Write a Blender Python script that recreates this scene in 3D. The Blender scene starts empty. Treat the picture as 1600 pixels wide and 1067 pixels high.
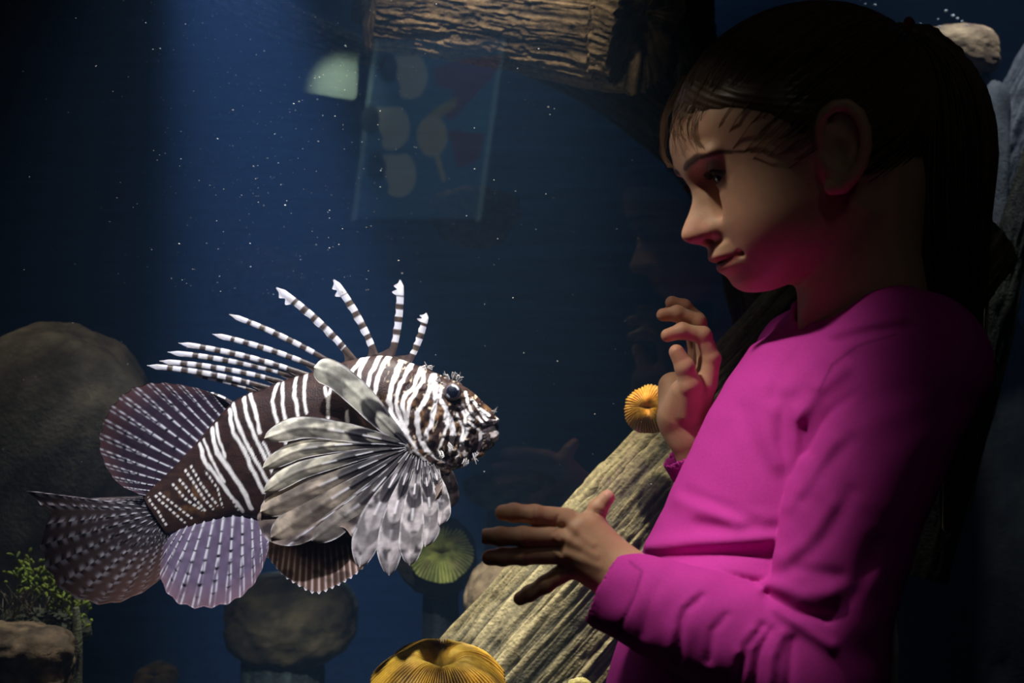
import bpy, math, random
import numpy as np
from mathutils import Vector, Matrix
random.seed(7); RNG = np.random.default_rng(11)
SC = bpy.context.scene
COL = SC.collection

# ------------------------------------------------------------------ camera
F = 50.0/36.0*1600.0          # focal length in pixels of the 1600x1067 frame
H = 1.08                      # camera height
cam = bpy.data.cameras.new('camera'); cam.lens = 50; cam.sensor_width = 36
cam.clip_start = 0.01
cam.dof.use_dof = True; cam.dof.focus_distance = 1.17; cam.dof.aperture_fstop = 9.0
camo = bpy.data.objects.new('camera', cam); COL.objects.link(camo)
camo.location = (0, 0, H); camo.rotation_euler = (math.pi/2, 0, 0)
SC.camera = camo
# ------------------------------------------------------------------ world, view
w = bpy.data.worlds.new('world'); SC.world = w; w.use_nodes = True
bg = w.node_tree.nodes['Background']
bg.inputs[0].default_value = (0.5, 0.6, 0.8, 1); bg.inputs[1].default_value = 0.004
SC.view_settings.view_transform = 'Standard'; SC.view_settings.look = 'None'
SC.view_settings.exposure = 0.0; SC.view_settings.gamma = 1.0
SC.view_settings.use_curve_mapping = False
SC.cycles.use_denoising = True
SC.cycles.volume_bounces = 0
# ------------------------------------------------------------------ lamps
def spot(name, loc, target, watts, col, angle, blend=0.5, radius=0.03):
    l = bpy.data.lights.new(name, 'SPOT'); l.energy = watts; l.color = col
    l.spot_size = math.radians(angle); l.spot_blend = blend; l.shadow_soft_size = radius
    o = bpy.data.objects.new(name, l); COL.objects.link(o); o.location = loc
    d = Vector(target)-Vector(loc)
    o.rotation_euler = d.to_track_quat('-Z', 'Y').to_euler()
    return o
# ceiling spot over the visitor area, in front of the glass, aimed at the girl
spot('visitor_spot', (-0.40, 0.78, 1.90), (0.095, 0.955, 1.07), 48, (1.0, 0.92, 0.78), 15, 0.85, 0.05)
spot('forearm_fill', (-0.12, 0.55, 2.05), (0.115, 0.90, 0.875), 26, (1.0, 0.93, 0.82), 10, 0.9, 0.04)  # added spot that brightens the forearm, in place of spill from the tank
spot('room_fill', (0.5, -0.35, 2.35), (0.3, 0.9, 0.9), 1.1, (0.95, 0.95, 0.85), 110, 1.0, 0.08)  # added weak fill for the dark side of the girl, in place of ambient
# lamp over the front of the tank aimed at the fish
spot('fish_spot', (-0.22, 0.45, 2.05), (-0.195, 1.31, 1.00), 142, (0.95, 0.96, 1.0), 20, 0.8, 0.03)
spot('boulder_fill', (-0.75, 1.45, 2.2), (-0.58, 1.68, 0.95), 9, (1.0, 0.92, 0.75), 30, 0.9, 0.03)  # added spot, only to brighten the left boulder
spot('tank_top_spot', (-0.10, 1.38, 2.15), (-0.22, 1.31, 0.9), 75, (0.90, 0.95, 1.0), 40, 0.6, 0.03)
# lamps over the tank
spot('log_spot', (-0.06, 1.27, 2.2), (0.01, 1.40, 0.80), 105, (1.0, 0.93, 0.76), 25, 0.9, 0.03)
spot('arch_spot', (-0.20, 0.30, 2.02), (-0.02, 1.60, 1.46), 105, (1.0, 0.88, 0.70), 15, 0.9, 0.03)
spot('blue_beam', (-0.55, 2.25, 2.30), (-0.32, 2.25, 0.9), 470, (0.32, 0.49, 0.86), 23, 0.8, 0.02)
spot('back_fill', (0.1, 2.5, 2.3), (0.1, 3.3, 1.3), 6, (0.36, 0.62, 0.95), 120, 1.0, 0.05)  # added wide blue fill that lifts the back wall
spot('rock_spot', (0.62, 1.62, 2.3), (0.62, 1.95, 1.4), 58, (0.72, 0.84, 1.0), 40, 0.9, 0.03)

# ------------------------------------------------------------------ helpers
def at(px, py, Y):
    return Vector(((px-800)*Y/F, Y, H-(py-533.5)*Y/F))

def tag(o, label=None, cat=None, group=None, kind=None):
    if label: o['label'] = label
    if cat: o['category'] = cat
    if group: o['group'] = group
    if kind: o['kind'] = kind
    return o

def empty(name, loc):
    o = bpy.data.objects.new(name, None); COL.objects.link(o); o.location = loc
    o.empty_display_size = 0.05
    return o

def mesh_obj(name, verts, faces, mat=None, parent=None, color=None, smooth=True, uv=None, world=True):
    me = bpy.data.meshes.new(name)
    verts = np.asarray(verts, dtype=np.float32)
    if isinstance(faces, np.ndarray):
        n = faces.shape[1]; nf = len(faces)
        me.vertices.add(len(verts)); me.vertices.foreach_set('co', verts.ravel())
        me.loops.add(nf*n); me.loops.foreach_set('vertex_index', faces.astype(np.int32).ravel())
        me.polygons.add(nf); me.polygons.foreach_set('loop_start', np.arange(0, nf*n, n, dtype=np.int32))
        me.update(calc_edges=True)
    else:
        me.from_pydata([tuple(map(float, v)) for v in verts], [], faces)
    me.validate()
    if smooth: me.polygons.foreach_set('use_smooth', np.ones(len(me.polygons), dtype=bool))
    if color is not None:
        a = me.color_attributes.new('Col', 'FLOAT_COLOR', 'POINT')
        c = np.ones((len(verts), 4), dtype=np.float32); c[:, :3] = color
        a.data.foreach_set('color', c.ravel())
    if mat: me.materials.append(mat)
    o = bpy.data.objects.new(name, me); COL.objects.link(o)
    if parent:
        o.parent = parent
        if world: o.matrix_parent_inverse = Matrix.Translation(-parent.location)
    return o

class MB:
    """collects grids and tubes into one mesh"""
    def __init__(s): s.v = []; s.f = []; s.c = []; s.n = 0
    def add(s, v, f, c=None):
        v = np.asarray(v, float); s.v.append(v); s.f.append(np.asarray(f, int)+s.n)
        s.c.append(np.broadcast_to(np.asarray(c if c is not None else (1, 1, 1), float), (len(v), 3)))
        s.n += len(v)
    def build(s, name, mat, parent=None, **k):
        return mesh_obj(name, np.concatenate(s.v), np.concatenate(s.f), mat, parent, np.concatenate(s.c), **k)

def grid_faces(n, m, wrap=False):
    i, j = np.meshgrid(np.arange(n-1), np.arange(m if wrap else m-1), indexing='ij')
    j2 = (j+1) % m
    return np.stack([i*m+j, (i+1)*m+j, (i+1)*m+j2, i*m+j2], -1).reshape(-1, 4)

def tube(pts, rad, sides=5):
    pts = np.asarray(pts, float); n = len(pts)
    rad = np.broadcast_to(np.asarray(rad, float), (n,))
    t = np.gradient(pts, axis=0); t /= np.linalg.norm(t, axis=1)[:, None]+1e-12
    ref = np.array([0.13, 0.9, 0.31]); a = np.cross(t, ref); a /= np.linalg.norm(a, axis=1)[:, None]+1e-12
    b = np.cross(t, a)
    th = np.arange(sides)*2*np.pi/sides
    v = pts[:, None]+rad[:, None, None]*(a[:, None]*np.cos(th)[None, :, None]+b[:, None]*np.sin(th)[None, :, None])
    return v.reshape(-1, 3), grid_faces(n, sides, True)

def crom(pts, n):
    """Catmull-Rom resample, even in parameter"""
    p = np.asarray(pts, float); m = len(p)
    q = np.concatenate([[2*p[0]-p[1]], p, [2*p[-1]-p[-2]]])
    t = np.linspace(0, m-1-1e-9, n); i = t.astype(int); u = (t-i)[:, None]
    a, b, c, d = q[i], q[i+1], q[i+2], q[i+3]
    return 0.5*(2*b+(c-a)*u+(2*a-5*b+4*c-d)*u*u+(3*b-a-3*c+d)*u**3)

def arc_resample(pts, n):
    p = crom(pts, 200); s = np.concatenate([[0], np.cumsum(np.linalg.norm(np.diff(p, axis=0), axis=1))])
    q = np.linspace(0, s[-1], n)
    return np.stack([np.interp(q, s, p[:, k]) for k in range(p.shape[1])], -1)

# ---- value noise
def _hash(ix, iy, iz):
    h = (ix.astype(np.uint32)*np.uint32(374761393)+iy.astype(np.uint32)*np.uint32(668265263)+iz.astype(np.uint32)*np.uint32(2246822519))
    h = (h ^ (h >> np.uint32(13)))*np.uint32(1274126177)
    h = h ^ (h >> np.uint32(16))
    return (h & np.uint32(0xffffff)).astype(np.float64)/float(0xffffff)
def noise(p):
    p = np.asarray(p, float)+1000.0
    i = np.floor(p).astype(np.int64); f = p-i; f = f*f*(3-2*f)
    r = 0
    for dx in (0, 1):
        wx = f[..., 0] if dx else 1-f[..., 0]
        for dy in (0, 1):
            wy = f[..., 1] if dy else 1-f[..., 1]
            for dz in (0, 1):
                wz = f[..., 2] if dz else 1-f[..., 2]
                r = r+wx*wy*wz*_hash(i[..., 0]+dx, i[..., 1]+dy, i[..., 2]+dz)
    return r*2-1
def fbm(p, octaves=4, gain=0.5):
    p = np.asarray(p, float); a = 1.0; r = 0
    for k in range(octaves):
        r = r+a*noise(p*(2.03**k)+17.3*k); a *= gain
    return r

# ---- implicit surfaces
def surface_nets(v, lo, h):
    s = v < 0
    c = s[:-1, :-1, :-1].astype(np.int8)
    for dx in (0, 1):
        for dy in (0, 1):
            for dz in (0, 1):
                if dx+dy+dz:
                    c = c+s[dx:s.shape[0]-1+dx, dy:s.shape[1]-1+dy, dz:s.shape[2]-1+dz]
    act = (c > 0) & (c < 8)
    idx = np.argwhere(act)
    num = -np.ones(act.shape, dtype=np.int64); num[act] = np.arange(len(idx))
    P = np.zeros((len(idx), 3)); cnt = np.zeros(len(idx))
    cs = [(x, y, z) for x in (0, 1) for y in (0, 1) for z in (0, 1)]
    for a in cs:
        for b in cs:
            if sum(abs(np.subtract(a, b))) == 1 and a < b:
                va = v[idx[:, 0]+a[0], idx[:, 1]+a[1], idx[:, 2]+a[2]]
                vb = v[idx[:, 0]+b[0], idx[:, 1]+b[1], idx[:, 2]+b[2]]
                m = (va < 0) != (vb < 0)
                t = va[m]/(va[m]-vb[m])
                P[m] += np.array(a)+t[:, None]*(np.array(b)-np.array(a)); cnt[m] += 1
    P = (idx+P/cnt[:, None])*h+np.asarray(lo)
    faces = []
    for ax in range(3):
        o1, o2 = [(1, 2), (2, 0), (0, 1)][ax]
        sl0 = [slice(None)]*3; sl1 = [slice(None)]*3
        sl0[ax] = slice(0, -1); sl1[ax] = slice(1, None)
        A, B = s[tuple(sl0)], s[tuple(sl1)]
        e = np.argwhere(A != B)
        ok = (e[:, o1] > 0) & (e[:, o2] > 0) & (e[:, o1] < s.shape[o1]-1) & (e[:, o2] < s.shape[o2]-1)
        e = e[ok]; fl = A[e[:, 0], e[:, 1], e[:, 2]]
        def cell(d1, d2):
            q = e.copy(); q[:, o1] -= d1; q[:, o2] -= d2
            return num[q[:, 0], q[:, 1], q[:, 2]]
        f = np.stack([cell(1, 1), cell(0, 1), cell(0, 0), cell(1, 0)], -1)
        f[~fl] = f[~fl][:, ::-1]
        faces.append(f)
    return P, np.concatenate(faces)
def field_grid(lo, hi, h):
    ax = [np.arange(l, u+h, h, dtype=np.float32) for l, u in zip(lo, hi)]
    return np.meshgrid(*ax, indexing='ij')
def sculpt(fn, lo, hi, h, c=4, band=2.6):
    """fine mesh of fn(X, Y, Z) < 0: coarse pass first, fine samples only near the surface"""
    lo = np.asarray(lo, float); n = (np.ceil((np.asarray(hi)-lo)/(h*c))).astype(int)
    ax = [lo[i]+(np.arange(n[i])+0.5)*h*c-0.5*h for i in range(3)]
    g = np.meshgrid(*[a.astype(np.float32) for a in ax], indexing='ij')
    co = fn(*[q.ravel() for q in g]).reshape(g[0].shape)
    up = np.repeat(np.repeat(np.repeat(co, c, 0), c, 1), c, 2).astype(np.float32)
    idx = np.argwhere(np.abs(up) < band*h*c)
    P = (lo+idx*h).astype(np.float32)
    up[idx[:, 0], idx[:, 1], idx[:, 2]] = fn(P[:, 0], P[:, 1], P[:, 2])
    return surface_nets(up, lo, h)
def smin(a, b, k):
    q = np.maximum(k-np.abs(a-b), 0)/k
    return np.minimum(a, b)-q*q*k*0.25
def smax(a, b, k): return -smin(-a, -b, k)
def cone(X, Y, Z, a, b, ra, rb):
    a = np.asarray(a, np.float32); ba = np.asarray(b, np.float32)-a
    px, py, pz = X-a[0], Y-a[1], Z-a[2]
    t = np.clip((px*ba[0]+py*ba[1]+pz*ba[2])/float(ba@ba+1e-9), 0, 1)
    return np.sqrt((px-ba[0]*t)**2+(py-ba[1]*t)**2+(pz-ba[2]*t)**2)-(ra+(rb-ra)*t)
def chain(X, Y, Z, pts, rad, k=0):
    d = None
    for i in range(len(pts)-1):
        e = cone(X, Y, Z, pts[i], pts[i+1], rad[i], rad[i+1])
        d = e if d is None else (smin(d, e, k) if k else np.minimum(d, e))
    return d
def ell(X, Y, Z, c, r):
    q = np.sqrt(((X-c[0])/r[0])**2+((Y-c[1])/r[1])**2+((Z-c[2])/r[2])**2)
    return (q-1)*min(r)
def seg2(px, py, pts):
    """2D distance to a polyline, and arc fraction"""
    d = np.full(np.shape(px), 1e9, np.float32)
    for (x0, y0), (x1, y1) in zip(pts[:-1], pts[1:]):
        bx, by = x1-x0, y1-y0
        t = np.clip(((px-x0)*bx+(py-y0)*by)/(bx*bx+by*by+1e-9), 0, 1)
        d = np.minimum(d, np.hypot(px-x0-bx*t, py-y0-by*t))
    return d

# ------------------------------------------------------------------ materials
def nmat(name):
    m = bpy.data.materials.new(name); m.use_nodes = True
    nt = m.node_tree; b = nt.nodes['Principled BSDF']
    return m, nt, b
def N(nt, t, **k):
    n = nt.nodes.new(t)
    for a, v in k.items(): setattr(n, a, v)
    return n
def attr_mat(name, rough=0.5, spec=0.4, bump=0.0, bscale=300, sss=0.0, ssr=(0.006, 0.003, 0.002), trans=0.0, var=0.0, vscale=60, sheen=0.0, coat=0.0):
    m, nt, b = nmat(name)
    a = N(nt, 'ShaderNodeVertexColor', layer_name='Col')
    col = a.outputs[0]
    tc = N(nt, 'ShaderNodeTexCoord')
    if var:
        n = N(nt, 'ShaderNodeTexNoise'); n.inputs['Scale'].default_value = vscale; n.inputs['Detail'].default_value = 6
        nt.links.new(tc.outputs['Object'], n.inputs['Vector'])
        mr = N(nt, 'ShaderNodeMapRange'); mr.inputs[1].default_value = 0.3; mr.inputs[2].default_value = 0.7
        mr.inputs[3].default_value = 1-var; mr.inputs[4].default_value = 1+var
        nt.links.new(n.outputs[0], mr.inputs[0])
        mx = N(nt, 'ShaderNodeVectorMath', operation='SCALE')
        nt.links.new(col, mx.inputs[0]); nt.links.new(mr.outputs[0], mx.inputs['Scale']); col = mx.outputs[0]
    nt.links.new(col, b.inputs['Base Color'])
    b.inputs['Roughness'].default_value = rough; b.inputs['Specular IOR Level'].default_value = spec
    if sss:
        b.inputs['Subsurface Weight'].default_value = sss; b.inputs['Subsurface Radius'].default_value = ssr
        b.inputs['Subsurface Scale'].default_value = 1.0
    if sheen: b.inputs['Sheen Weight'].default_value = sheen
    if coat: b.inputs['Coat Weight'].default_value = coat
    if bump:
        n = N(nt, 'ShaderNodeTexNoise'); n.inputs['Scale'].default_value = bscale; n.inputs['Detail'].default_value = 4
        nt.links.new(tc.outputs['Object'], n.inputs['Vector'])
        bp = N(nt, 'ShaderNodeBump'); bp.inputs['Strength'].default_value = bump; bp.inputs['Distance'].default_value = 0.002
        nt.links.new(n.outputs[0], bp.inputs['Height']); nt.links.new(bp.outputs[0], b.inputs['Normal'])
    if trans:
        t = N(nt, 'ShaderNodeBsdfTranslucent'); nt.links.new(col, t.inputs['Color'])
        mix = N(nt, 'ShaderNodeMixShader'); mix.inputs[0].default_value = trans
        nt.links.new(b.outputs[0], mix.inputs[1]); nt.links.new(t.outputs[0], mix.inputs[2])
        nt.links.new(mix.outputs[0], nt.nodes['Material Output'].inputs[0])
    return m
def flat_mat(name, col, rough=0.6, spec=0.3, var=0.3, scale=8, col2=None, bump=0.3, stretch=(1, 1, 1), metal=0):
    """two-tone noise material with relief"""
    m, nt, b = nmat(name)
    tc = N(nt, 'ShaderNodeTexCoord'); mp = N(nt, 'ShaderNodeMapping'); mp.inputs['Scale'].default_value = stretch
    nt.links.new(tc.outputs['Object'], mp.inputs[0])
    n = N(nt, 'ShaderNodeTexNoise'); n.inputs['Scale'].default_value = scale; n.inputs['Detail'].default_value = 9; n.inputs['Roughness'].default_value = 0.62
    nt.links.new(mp.outputs[0], n.inputs['Vector'])
    cr = N(nt, 'ShaderNodeValToRGB')
    cr.color_ramp.elements[0].position = 0.36; cr.color_ramp.elements[1].position = 0.66
    c2 = col2 or tuple(c*(1-var) for c in col)
    cr.color_ramp.elements[0].color = (*c2, 1); cr.color_ramp.elements[1].color = (*col, 1)
    nt.links.new(n.outputs[0], cr.inputs[0]); nt.links.new(cr.outputs[0], b.inputs['Base Color'])
    b.inputs['Roughness'].default_value = rough; b.inputs['Specular IOR Level'].default_value = spec
    b.inputs['Metallic'].default_value = metal
    if bump:
        bp = N(nt, 'ShaderNodeBump'); bp.inputs['Strength'].default_value = bump; bp.inputs['Distance'].default_value = 0.01
        nt.links.new(n.outputs[0], bp.inputs['Height']); nt.links.new(bp.outputs[0], b.inputs['Normal'])
    return m
def emit_mat(name, col, s):
    m, nt, b = nmat(name); b.inputs['Base Color'].default_value = (*[c*0.5 for c in col], 1)
    b.inputs['Emission Color'].default_value = (*col, 1); b.inputs['Emission Strength'].default_value = s
    return m
# ================================================================== the setting
YG = 1.20                     # visitor-side face of the glass
ZF = 0.35                     # tank floor
def box(name, lo, hi, mat, parent=None, **k):
    (x0, y0, z0), (x1, y1, z1) = lo, hi
    v = [(x0,y0,z0),(x1,y0,z0),(x1,y1,z0),(x0,y1,z0),(x0,y0,z1),(x1,y0,z1),(x1,y1,z1),(x0,y1,z1)]
    f = [(0,3,2,1),(4,5,6,7),(0,1,5,4),(1,2,6,5),(2,3,7,6),(3,0,4,7)]
    return mesh_obj(name, v, f, mat, parent, smooth=False, **k)
M_dark = flat_mat('dark_paint', (0.012, 0.012, 0.014), 0.8, 0.2, 0.4, 4, bump=0.1)
M_back = flat_mat('tank_back', (0.035, 0.075, 0.14), 0.75, 0.2, 0.55, 9, bump=0.5, stretch=(0.35, 1, 5))
M_floor = flat_mat('room_floor', (0.02, 0.02, 0.022), 0.4, 0.4, 0.5, 12, bump=0.1)
M_gravel = flat_mat('gravel', (0.10, 0.10, 0.10), 0.9, 0.2, 0.7, 70, bump=0.8)
XL, XR, YB, ZT = -2.3, 2.3, 3.3, 2.5
for nm, lo, hi, m in [
    ('floor', (XL, -1.6, -0.05), (XR, YB+0.1, 0.0), M_floor),
    ('ceiling', (XL, -1.6, ZT), (XR, YB+0.1, ZT+0.05), M_dark),
    ('wall_rear', (XL, -1.65, 0.0), (XR, -1.6, ZT), M_dark),
    ('wall_left', (XL-0.05, -1.6, 0.0), (XL, YB+0.1, ZT), M_dark),
    ('wall_right', (XR, -1.6, 0.0), (XR+0.05, YB+0.1, ZT), M_dark),
    ('wall_back', (XL, YB, 0.0), (XR, YB+0.1, ZT), M_back),
    ('wall_plinth', (XL, YG-0.02, 0.0), (XR, YG+0.03, ZF), M_dark),
    ('floor_tank', (XL, YG+0.03, 0.0), (XR, YB, ZF), M_gravel)]:
    tag(box(nm, lo, hi, m), kind='structure')
# glass pane: thin clear sheet, partly mirror at each face
mg, nt, b = nmat('glass'); nt.nodes.remove(b)
tr = N(nt, 'ShaderNodeBsdfTransparent'); tr.inputs[0].default_value = (0.985, 0.99, 0.995, 1)
gl = N(nt, 'ShaderNodeBsdfGlossy'); gl.inputs['Roughness'].default_value = 0.0
lw = N(nt, 'ShaderNodeLayerWeight'); lw.inputs[0].default_value = 0.5
pw = N(nt, 'ShaderNodeMath', operation='POWER'); pw.inputs[1].default_value = 5.0
nt.links.new(lw.outputs['Facing'], pw.inputs[0])
fr = N(nt, 'ShaderNodeMath', operation='MULTIPLY_ADD'); fr.inputs[1].default_value = 0.9; fr.inputs[2].default_value = 0.036
nt.links.new(pw.outputs[0], fr.inputs[0])
mx = N(nt, 'ShaderNodeMixShader')
nt.links.new(fr.outputs[0], mx.inputs[0]); nt.links.new(tr.outputs[0], mx.inputs[1]); nt.links.new(gl.outputs[0], mx.inputs[2])
nt.links.new(mx.outputs[0], nt.nodes['Material Output'].inputs[0])
# a single viewing sheet: one face only, so that reflections stay single
pane = mesh_obj('window_1', [(XL, YG, ZF), (XR, YG, ZF), (XR, YG, ZT), (XL, YG, ZT)], [(0, 1, 2, 3)], mg, smooth=False)
tag(pane, kind='structure')
sd = pane.modifiers.new('thick', 'SOLIDIFY'); sd.thickness = 0.006; sd.offset = -1
# water
mw, nt, b = nmat('water'); nt.nodes.remove(b)
vs = N(nt, 'ShaderNodeVolumeScatter'); vs.inputs['Color'].default_value = (0.30, 0.55, 1.0, 1); vs.inputs['Density'].default_value = 0.09
vs.inputs['Anisotropy'].default_value = 0.1
nt.links.new(vs.outputs[0], nt.nodes['Material Output'].inputs['Volume'])
wat = box('water', (XL+0.01, YG+0.008, ZF+0.002), (XR-0.01, YB-0.005, 2.38), mw)
tag(wat, 'deep blue hazy aquarium water filling the tank behind the glass', 'water', kind='stuff')

# ================================================================== wood, rocks, corals
M_wood = attr_mat('driftwood', 0.7, 0.35, 1.0, 330, var=0.4, vscale=140)
M_rock = attr_mat('rock', 0.8, 0.3, 0.6, 180, var=0.35, vscale=45)
M_coral = attr_mat('coral', 0.6, 0.35, 0.3, 500, sss=0.25, ssr=(0.006, 0.003, 0.001), var=0.15, vscale=200)

def log(name, pts, rad, label, cat='driftwood', flat=1.0, amp=0.006, dark=(0.05, 0.04, 0.028), light=(0.33, 0.25, 0.15), n=240, m=180, seed=0.0, fib=1.0, brk=0.0, bigk=0.6, parent=None):
    P = crom([list(p) for p in pts], n); R = np.interp(np.linspace(0, 1, n), np.linspace(0, 1, len(rad)), rad)
    s = np.concatenate([[0], np.cumsum(np.linalg.norm(np.diff(P, axis=0), axis=1))])
    t = np.gradient(P, axis=0); t /= np.linalg.norm(t, axis=1)[:, None]
    side = np.cross(t, [0, 1, 0]); side /= np.linalg.norm(side, axis=1)[:, None]
    dep = np.cross(side, t)
    th = np.arange(m)*2*np.pi/m
    ct, st = np.cos(th), np.sin(th)
    S, TH = np.meshgrid(s, th, indexing='ij'); RR = R[:, None]
    cx, cy = RR*ct, RR*st
    q = np.stack([S*3.2+seed, cx*135*fib+seed, cy*135*fib], -1)
    n1 = fbm(q, 4, 0.6)
    q2 = np.stack([S*1.5+seed+7, cx*28+3, cy*28], -1)
    n2 = fbm(q2, 3)
    q3 = np.stack([S*9+seed, cx*14, cy*14+5], -1)
    n3 = fbm(q3, 4)
    groove = -np.clip(0.26-np.abs(n1), 0, 1)*3.0
    big = -np.clip(0.22-np.abs(n2), 0, 1)*4.0
    pit = np.clip(noise(np.stack([S*60+seed, cx*190, cy*190], -1))-0.35, 0, 1)
    disp = amp*(groove*0.9+big*bigk+0.45*n3+0.35*n1-0.9*pit)
    rr = RR+disp
    V = P[:, None]+side[:, None]*(rr*ct)[..., None]+dep[:, None]*(rr*st*flat)[..., None]
    if brk:   # ragged broken end
        off = brk*fbm(np.stack([cx*40+seed, cy*40, 0*cx+9], -1), 3)
        wgt = np.clip((S-(s[-1]-3*brk))/(3*brk), 0, 1)
        V += (t[:, None]*(off*wgt)[..., None])
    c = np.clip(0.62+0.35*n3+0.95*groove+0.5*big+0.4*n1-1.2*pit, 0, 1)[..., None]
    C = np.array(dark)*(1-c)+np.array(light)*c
    V = V.reshape(-1, 3); Fc = grid_faces(n, m, True); C = C.reshape(-1, 3)
    mb = MB(); mb.add(V, Fc, C)
    for e in (0, n-1):   # end caps: rings drawn in to the axis
        ring = V[e*m:(e+1)*m]; cen = ring.mean(0)
        rows = [ring]
        for k in range(1, 7):
            f = 1-k/6.0
            w_ = cen+(ring-cen)*max(f, 0.02)
            w_ = w_+t[e]*(0.004*noise(w_*120)[:, None]+(0.006*(1-f) if e == 0 else -0.006*(1-f)))
            rows.append(w_)
        VV = np.concatenate(rows); fc = grid_faces(7, m, True)
        if e == 0: fc = fc[:, ::-1]
        cc = np.clip(0.4+0.5*fbm(VV*80, 3), 0, 1)[:, None]
        mb.add(VV, fc, np.array(dark)*(1-cc)+np.array(light)*0.6*cc)
    o = mb.build(name, M_wood, parent)
    if parent is None: tag(o, label, cat)
    return o

def rock(name, c, r, label, rot=(0, 0, 0), col=(0.16, 0.13, 0.10), col2=(0.06, 0.05, 0.04), amp=0.12, freq=2.2, box_=2.0, seed=0.0, n=72, m=96, cat='rock', parent=None):
    ph = np.linspace(0.001, np.pi-0.001, n); th = np.arange(m)*2*np.pi/m
    PH, TH = np.meshgrid(ph, th, indexing='ij')
    d = np.stack([np.sin(PH)*np.cos(TH), np.sin(PH)*np.sin(TH), np.cos(PH)], -1)
    e = (np.abs(d)**box_).sum(-1)**(-1/box_)
    rr = e*(1+amp*fbm(d*freq+seed, 5, 0.5)+0.10*amp*fbm(d*freq*9+seed, 3))
    V = (d*rr[..., None]*np.array(r)).reshape(-1, 3)
    from mathutils import Euler
    Rm = np.array(Euler(rot).to_matrix())
    V = V@Rm.T+np.array(c)
    k = np.clip(0.5+0.6*fbm(d.reshape(-1, 3)*3.5+seed+4, 5, 0.6), 0, 1)[:, None]
    C = np.array(col)*k+np.array(col2)*(1-k)
    o = mesh_obj(name, V, grid_faces(n, m, True)[:, ::-1], M_rock, parent, C)
    if parent is None: tag(o, label, cat)
    return o

def coral(name, c, R, normal, label, col=(0.75, 0.42, 0.04), col2=(0.25, 0.11, 0.01), hgt=0.42, nsep=110, n=34, seed=0.0, parent=None):
    """mushroom coral: a disc of radial plates round a slit mouth"""
    m = nsep*5
    r = np.linspace(0.0, 1.0, n); th = np.arange(m)*2*np.pi/m
    RR, TH = np.meshgrid(r, th, indexing='ij')
    wob = 1+0.07*noise(np.stack([np.cos(TH)*1.7+seed, np.sin(TH)*1.7, 0*TH], -1))+0.03*noise(np.stack([np.cos(TH)*5+seed, np.sin(TH)*5, 0*TH], -1))
    k = nsep*TH+2.0*noise(np.stack([np.cos(TH)*3, np.sin(TH)*3+seed, RR*2], -1))
    ridge = (0.5+0.5*np.cos(k))**1.1
    dome = hgt*(1-RR**2.4)*np.where(RR < 1, 1, 1)-0.26*hgt*np.exp(-(RR/0.22)**2)
    x = RR*wob*np.cos(TH); y = RR*wob*np.sin(TH)
    mouth = np.exp(-((x/0.28)**2+(y/0.06)**2))
    z = dome+(0.10*ridge-0.03)*np.clip(RR*5, 0, 1)*(1-0.3*RR)-0.18*mouth+0.05*noise(np.stack([x*2.5+seed, y*2.5, 0*x], -1))
    x = x*(1+0.025*ridge*RR); y = y*(1+0.025*ridge*RR)
    V = np.stack([x, y, z], -1).reshape(-1, 3)*R
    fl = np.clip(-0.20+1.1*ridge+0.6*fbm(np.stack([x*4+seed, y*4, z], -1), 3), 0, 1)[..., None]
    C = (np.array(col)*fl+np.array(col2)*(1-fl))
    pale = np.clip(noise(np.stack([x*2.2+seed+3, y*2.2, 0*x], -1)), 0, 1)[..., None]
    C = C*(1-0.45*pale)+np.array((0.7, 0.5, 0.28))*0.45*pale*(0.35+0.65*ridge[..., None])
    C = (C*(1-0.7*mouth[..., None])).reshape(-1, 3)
    # underside ring
    VB = V[-m:]*np.array([0.55, 0.55, 0]); VB[:, 2] = -0.35*R
    V = np.concatenate([V, VB]); C = np.concatenate([C, np.tile(np.array(col2)*0.6, (m, 1))])
    Fc = grid_faces(n+1, m, True)[:, ::-1]
    q = Vector(normal).normalized().to_track_quat('Z', 'Y').to_matrix()
    V = V@np.array(q).T+np.array(c)
    o = mesh_obj(name, V, Fc[:, ::-1], M_coral, parent, C)
    if parent is None: tag(o, label, 'coral')
    return o

# --- arch of driftwood across the top
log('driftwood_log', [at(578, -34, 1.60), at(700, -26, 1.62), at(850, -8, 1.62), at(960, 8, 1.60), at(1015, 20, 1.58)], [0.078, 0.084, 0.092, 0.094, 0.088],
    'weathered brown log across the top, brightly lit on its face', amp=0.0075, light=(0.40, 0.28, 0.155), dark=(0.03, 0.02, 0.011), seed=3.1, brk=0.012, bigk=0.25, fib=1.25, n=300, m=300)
log('driftwood_log', [at(560, -30, 1.90), at(760, 15, 1.92), at(920, 70, 1.91), at(1040, 140, 1.90), at(1150, 250, 1.88), at(1230, 420, 1.88), at(1280, 700, 1.88), at(1290, 1320, 1.88)], [0.054, 0.066, 0.071, 0.075, 0.08, 0.086, 0.09, 0.10],  # dark tones in the colour stand for the lack of light here
    'log coloured dark for its shade arching down behind the head of the girl', amp=0.006, light=(0.10, 0.085, 0.07), dark=(0.02, 0.017, 0.014), seed=9.4)
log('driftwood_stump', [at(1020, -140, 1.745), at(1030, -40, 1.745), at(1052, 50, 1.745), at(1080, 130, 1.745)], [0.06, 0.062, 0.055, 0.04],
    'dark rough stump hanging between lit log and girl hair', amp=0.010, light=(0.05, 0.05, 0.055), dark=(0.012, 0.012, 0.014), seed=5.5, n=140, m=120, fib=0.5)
log('driftwood_branch', [at(250, -70, 2.5), at(380, 0, 2.5), at(480, 50, 2.5), at(600, 90, 2.5)], [0.03, 0.035, 0.03, 0.02],
    'faint thin branch in the blue light at the top', light=(0.30, 0.24, 0.18), dark=(0.03, 0.03, 0.03), seed=1.5, n=120, m=60)
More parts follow.
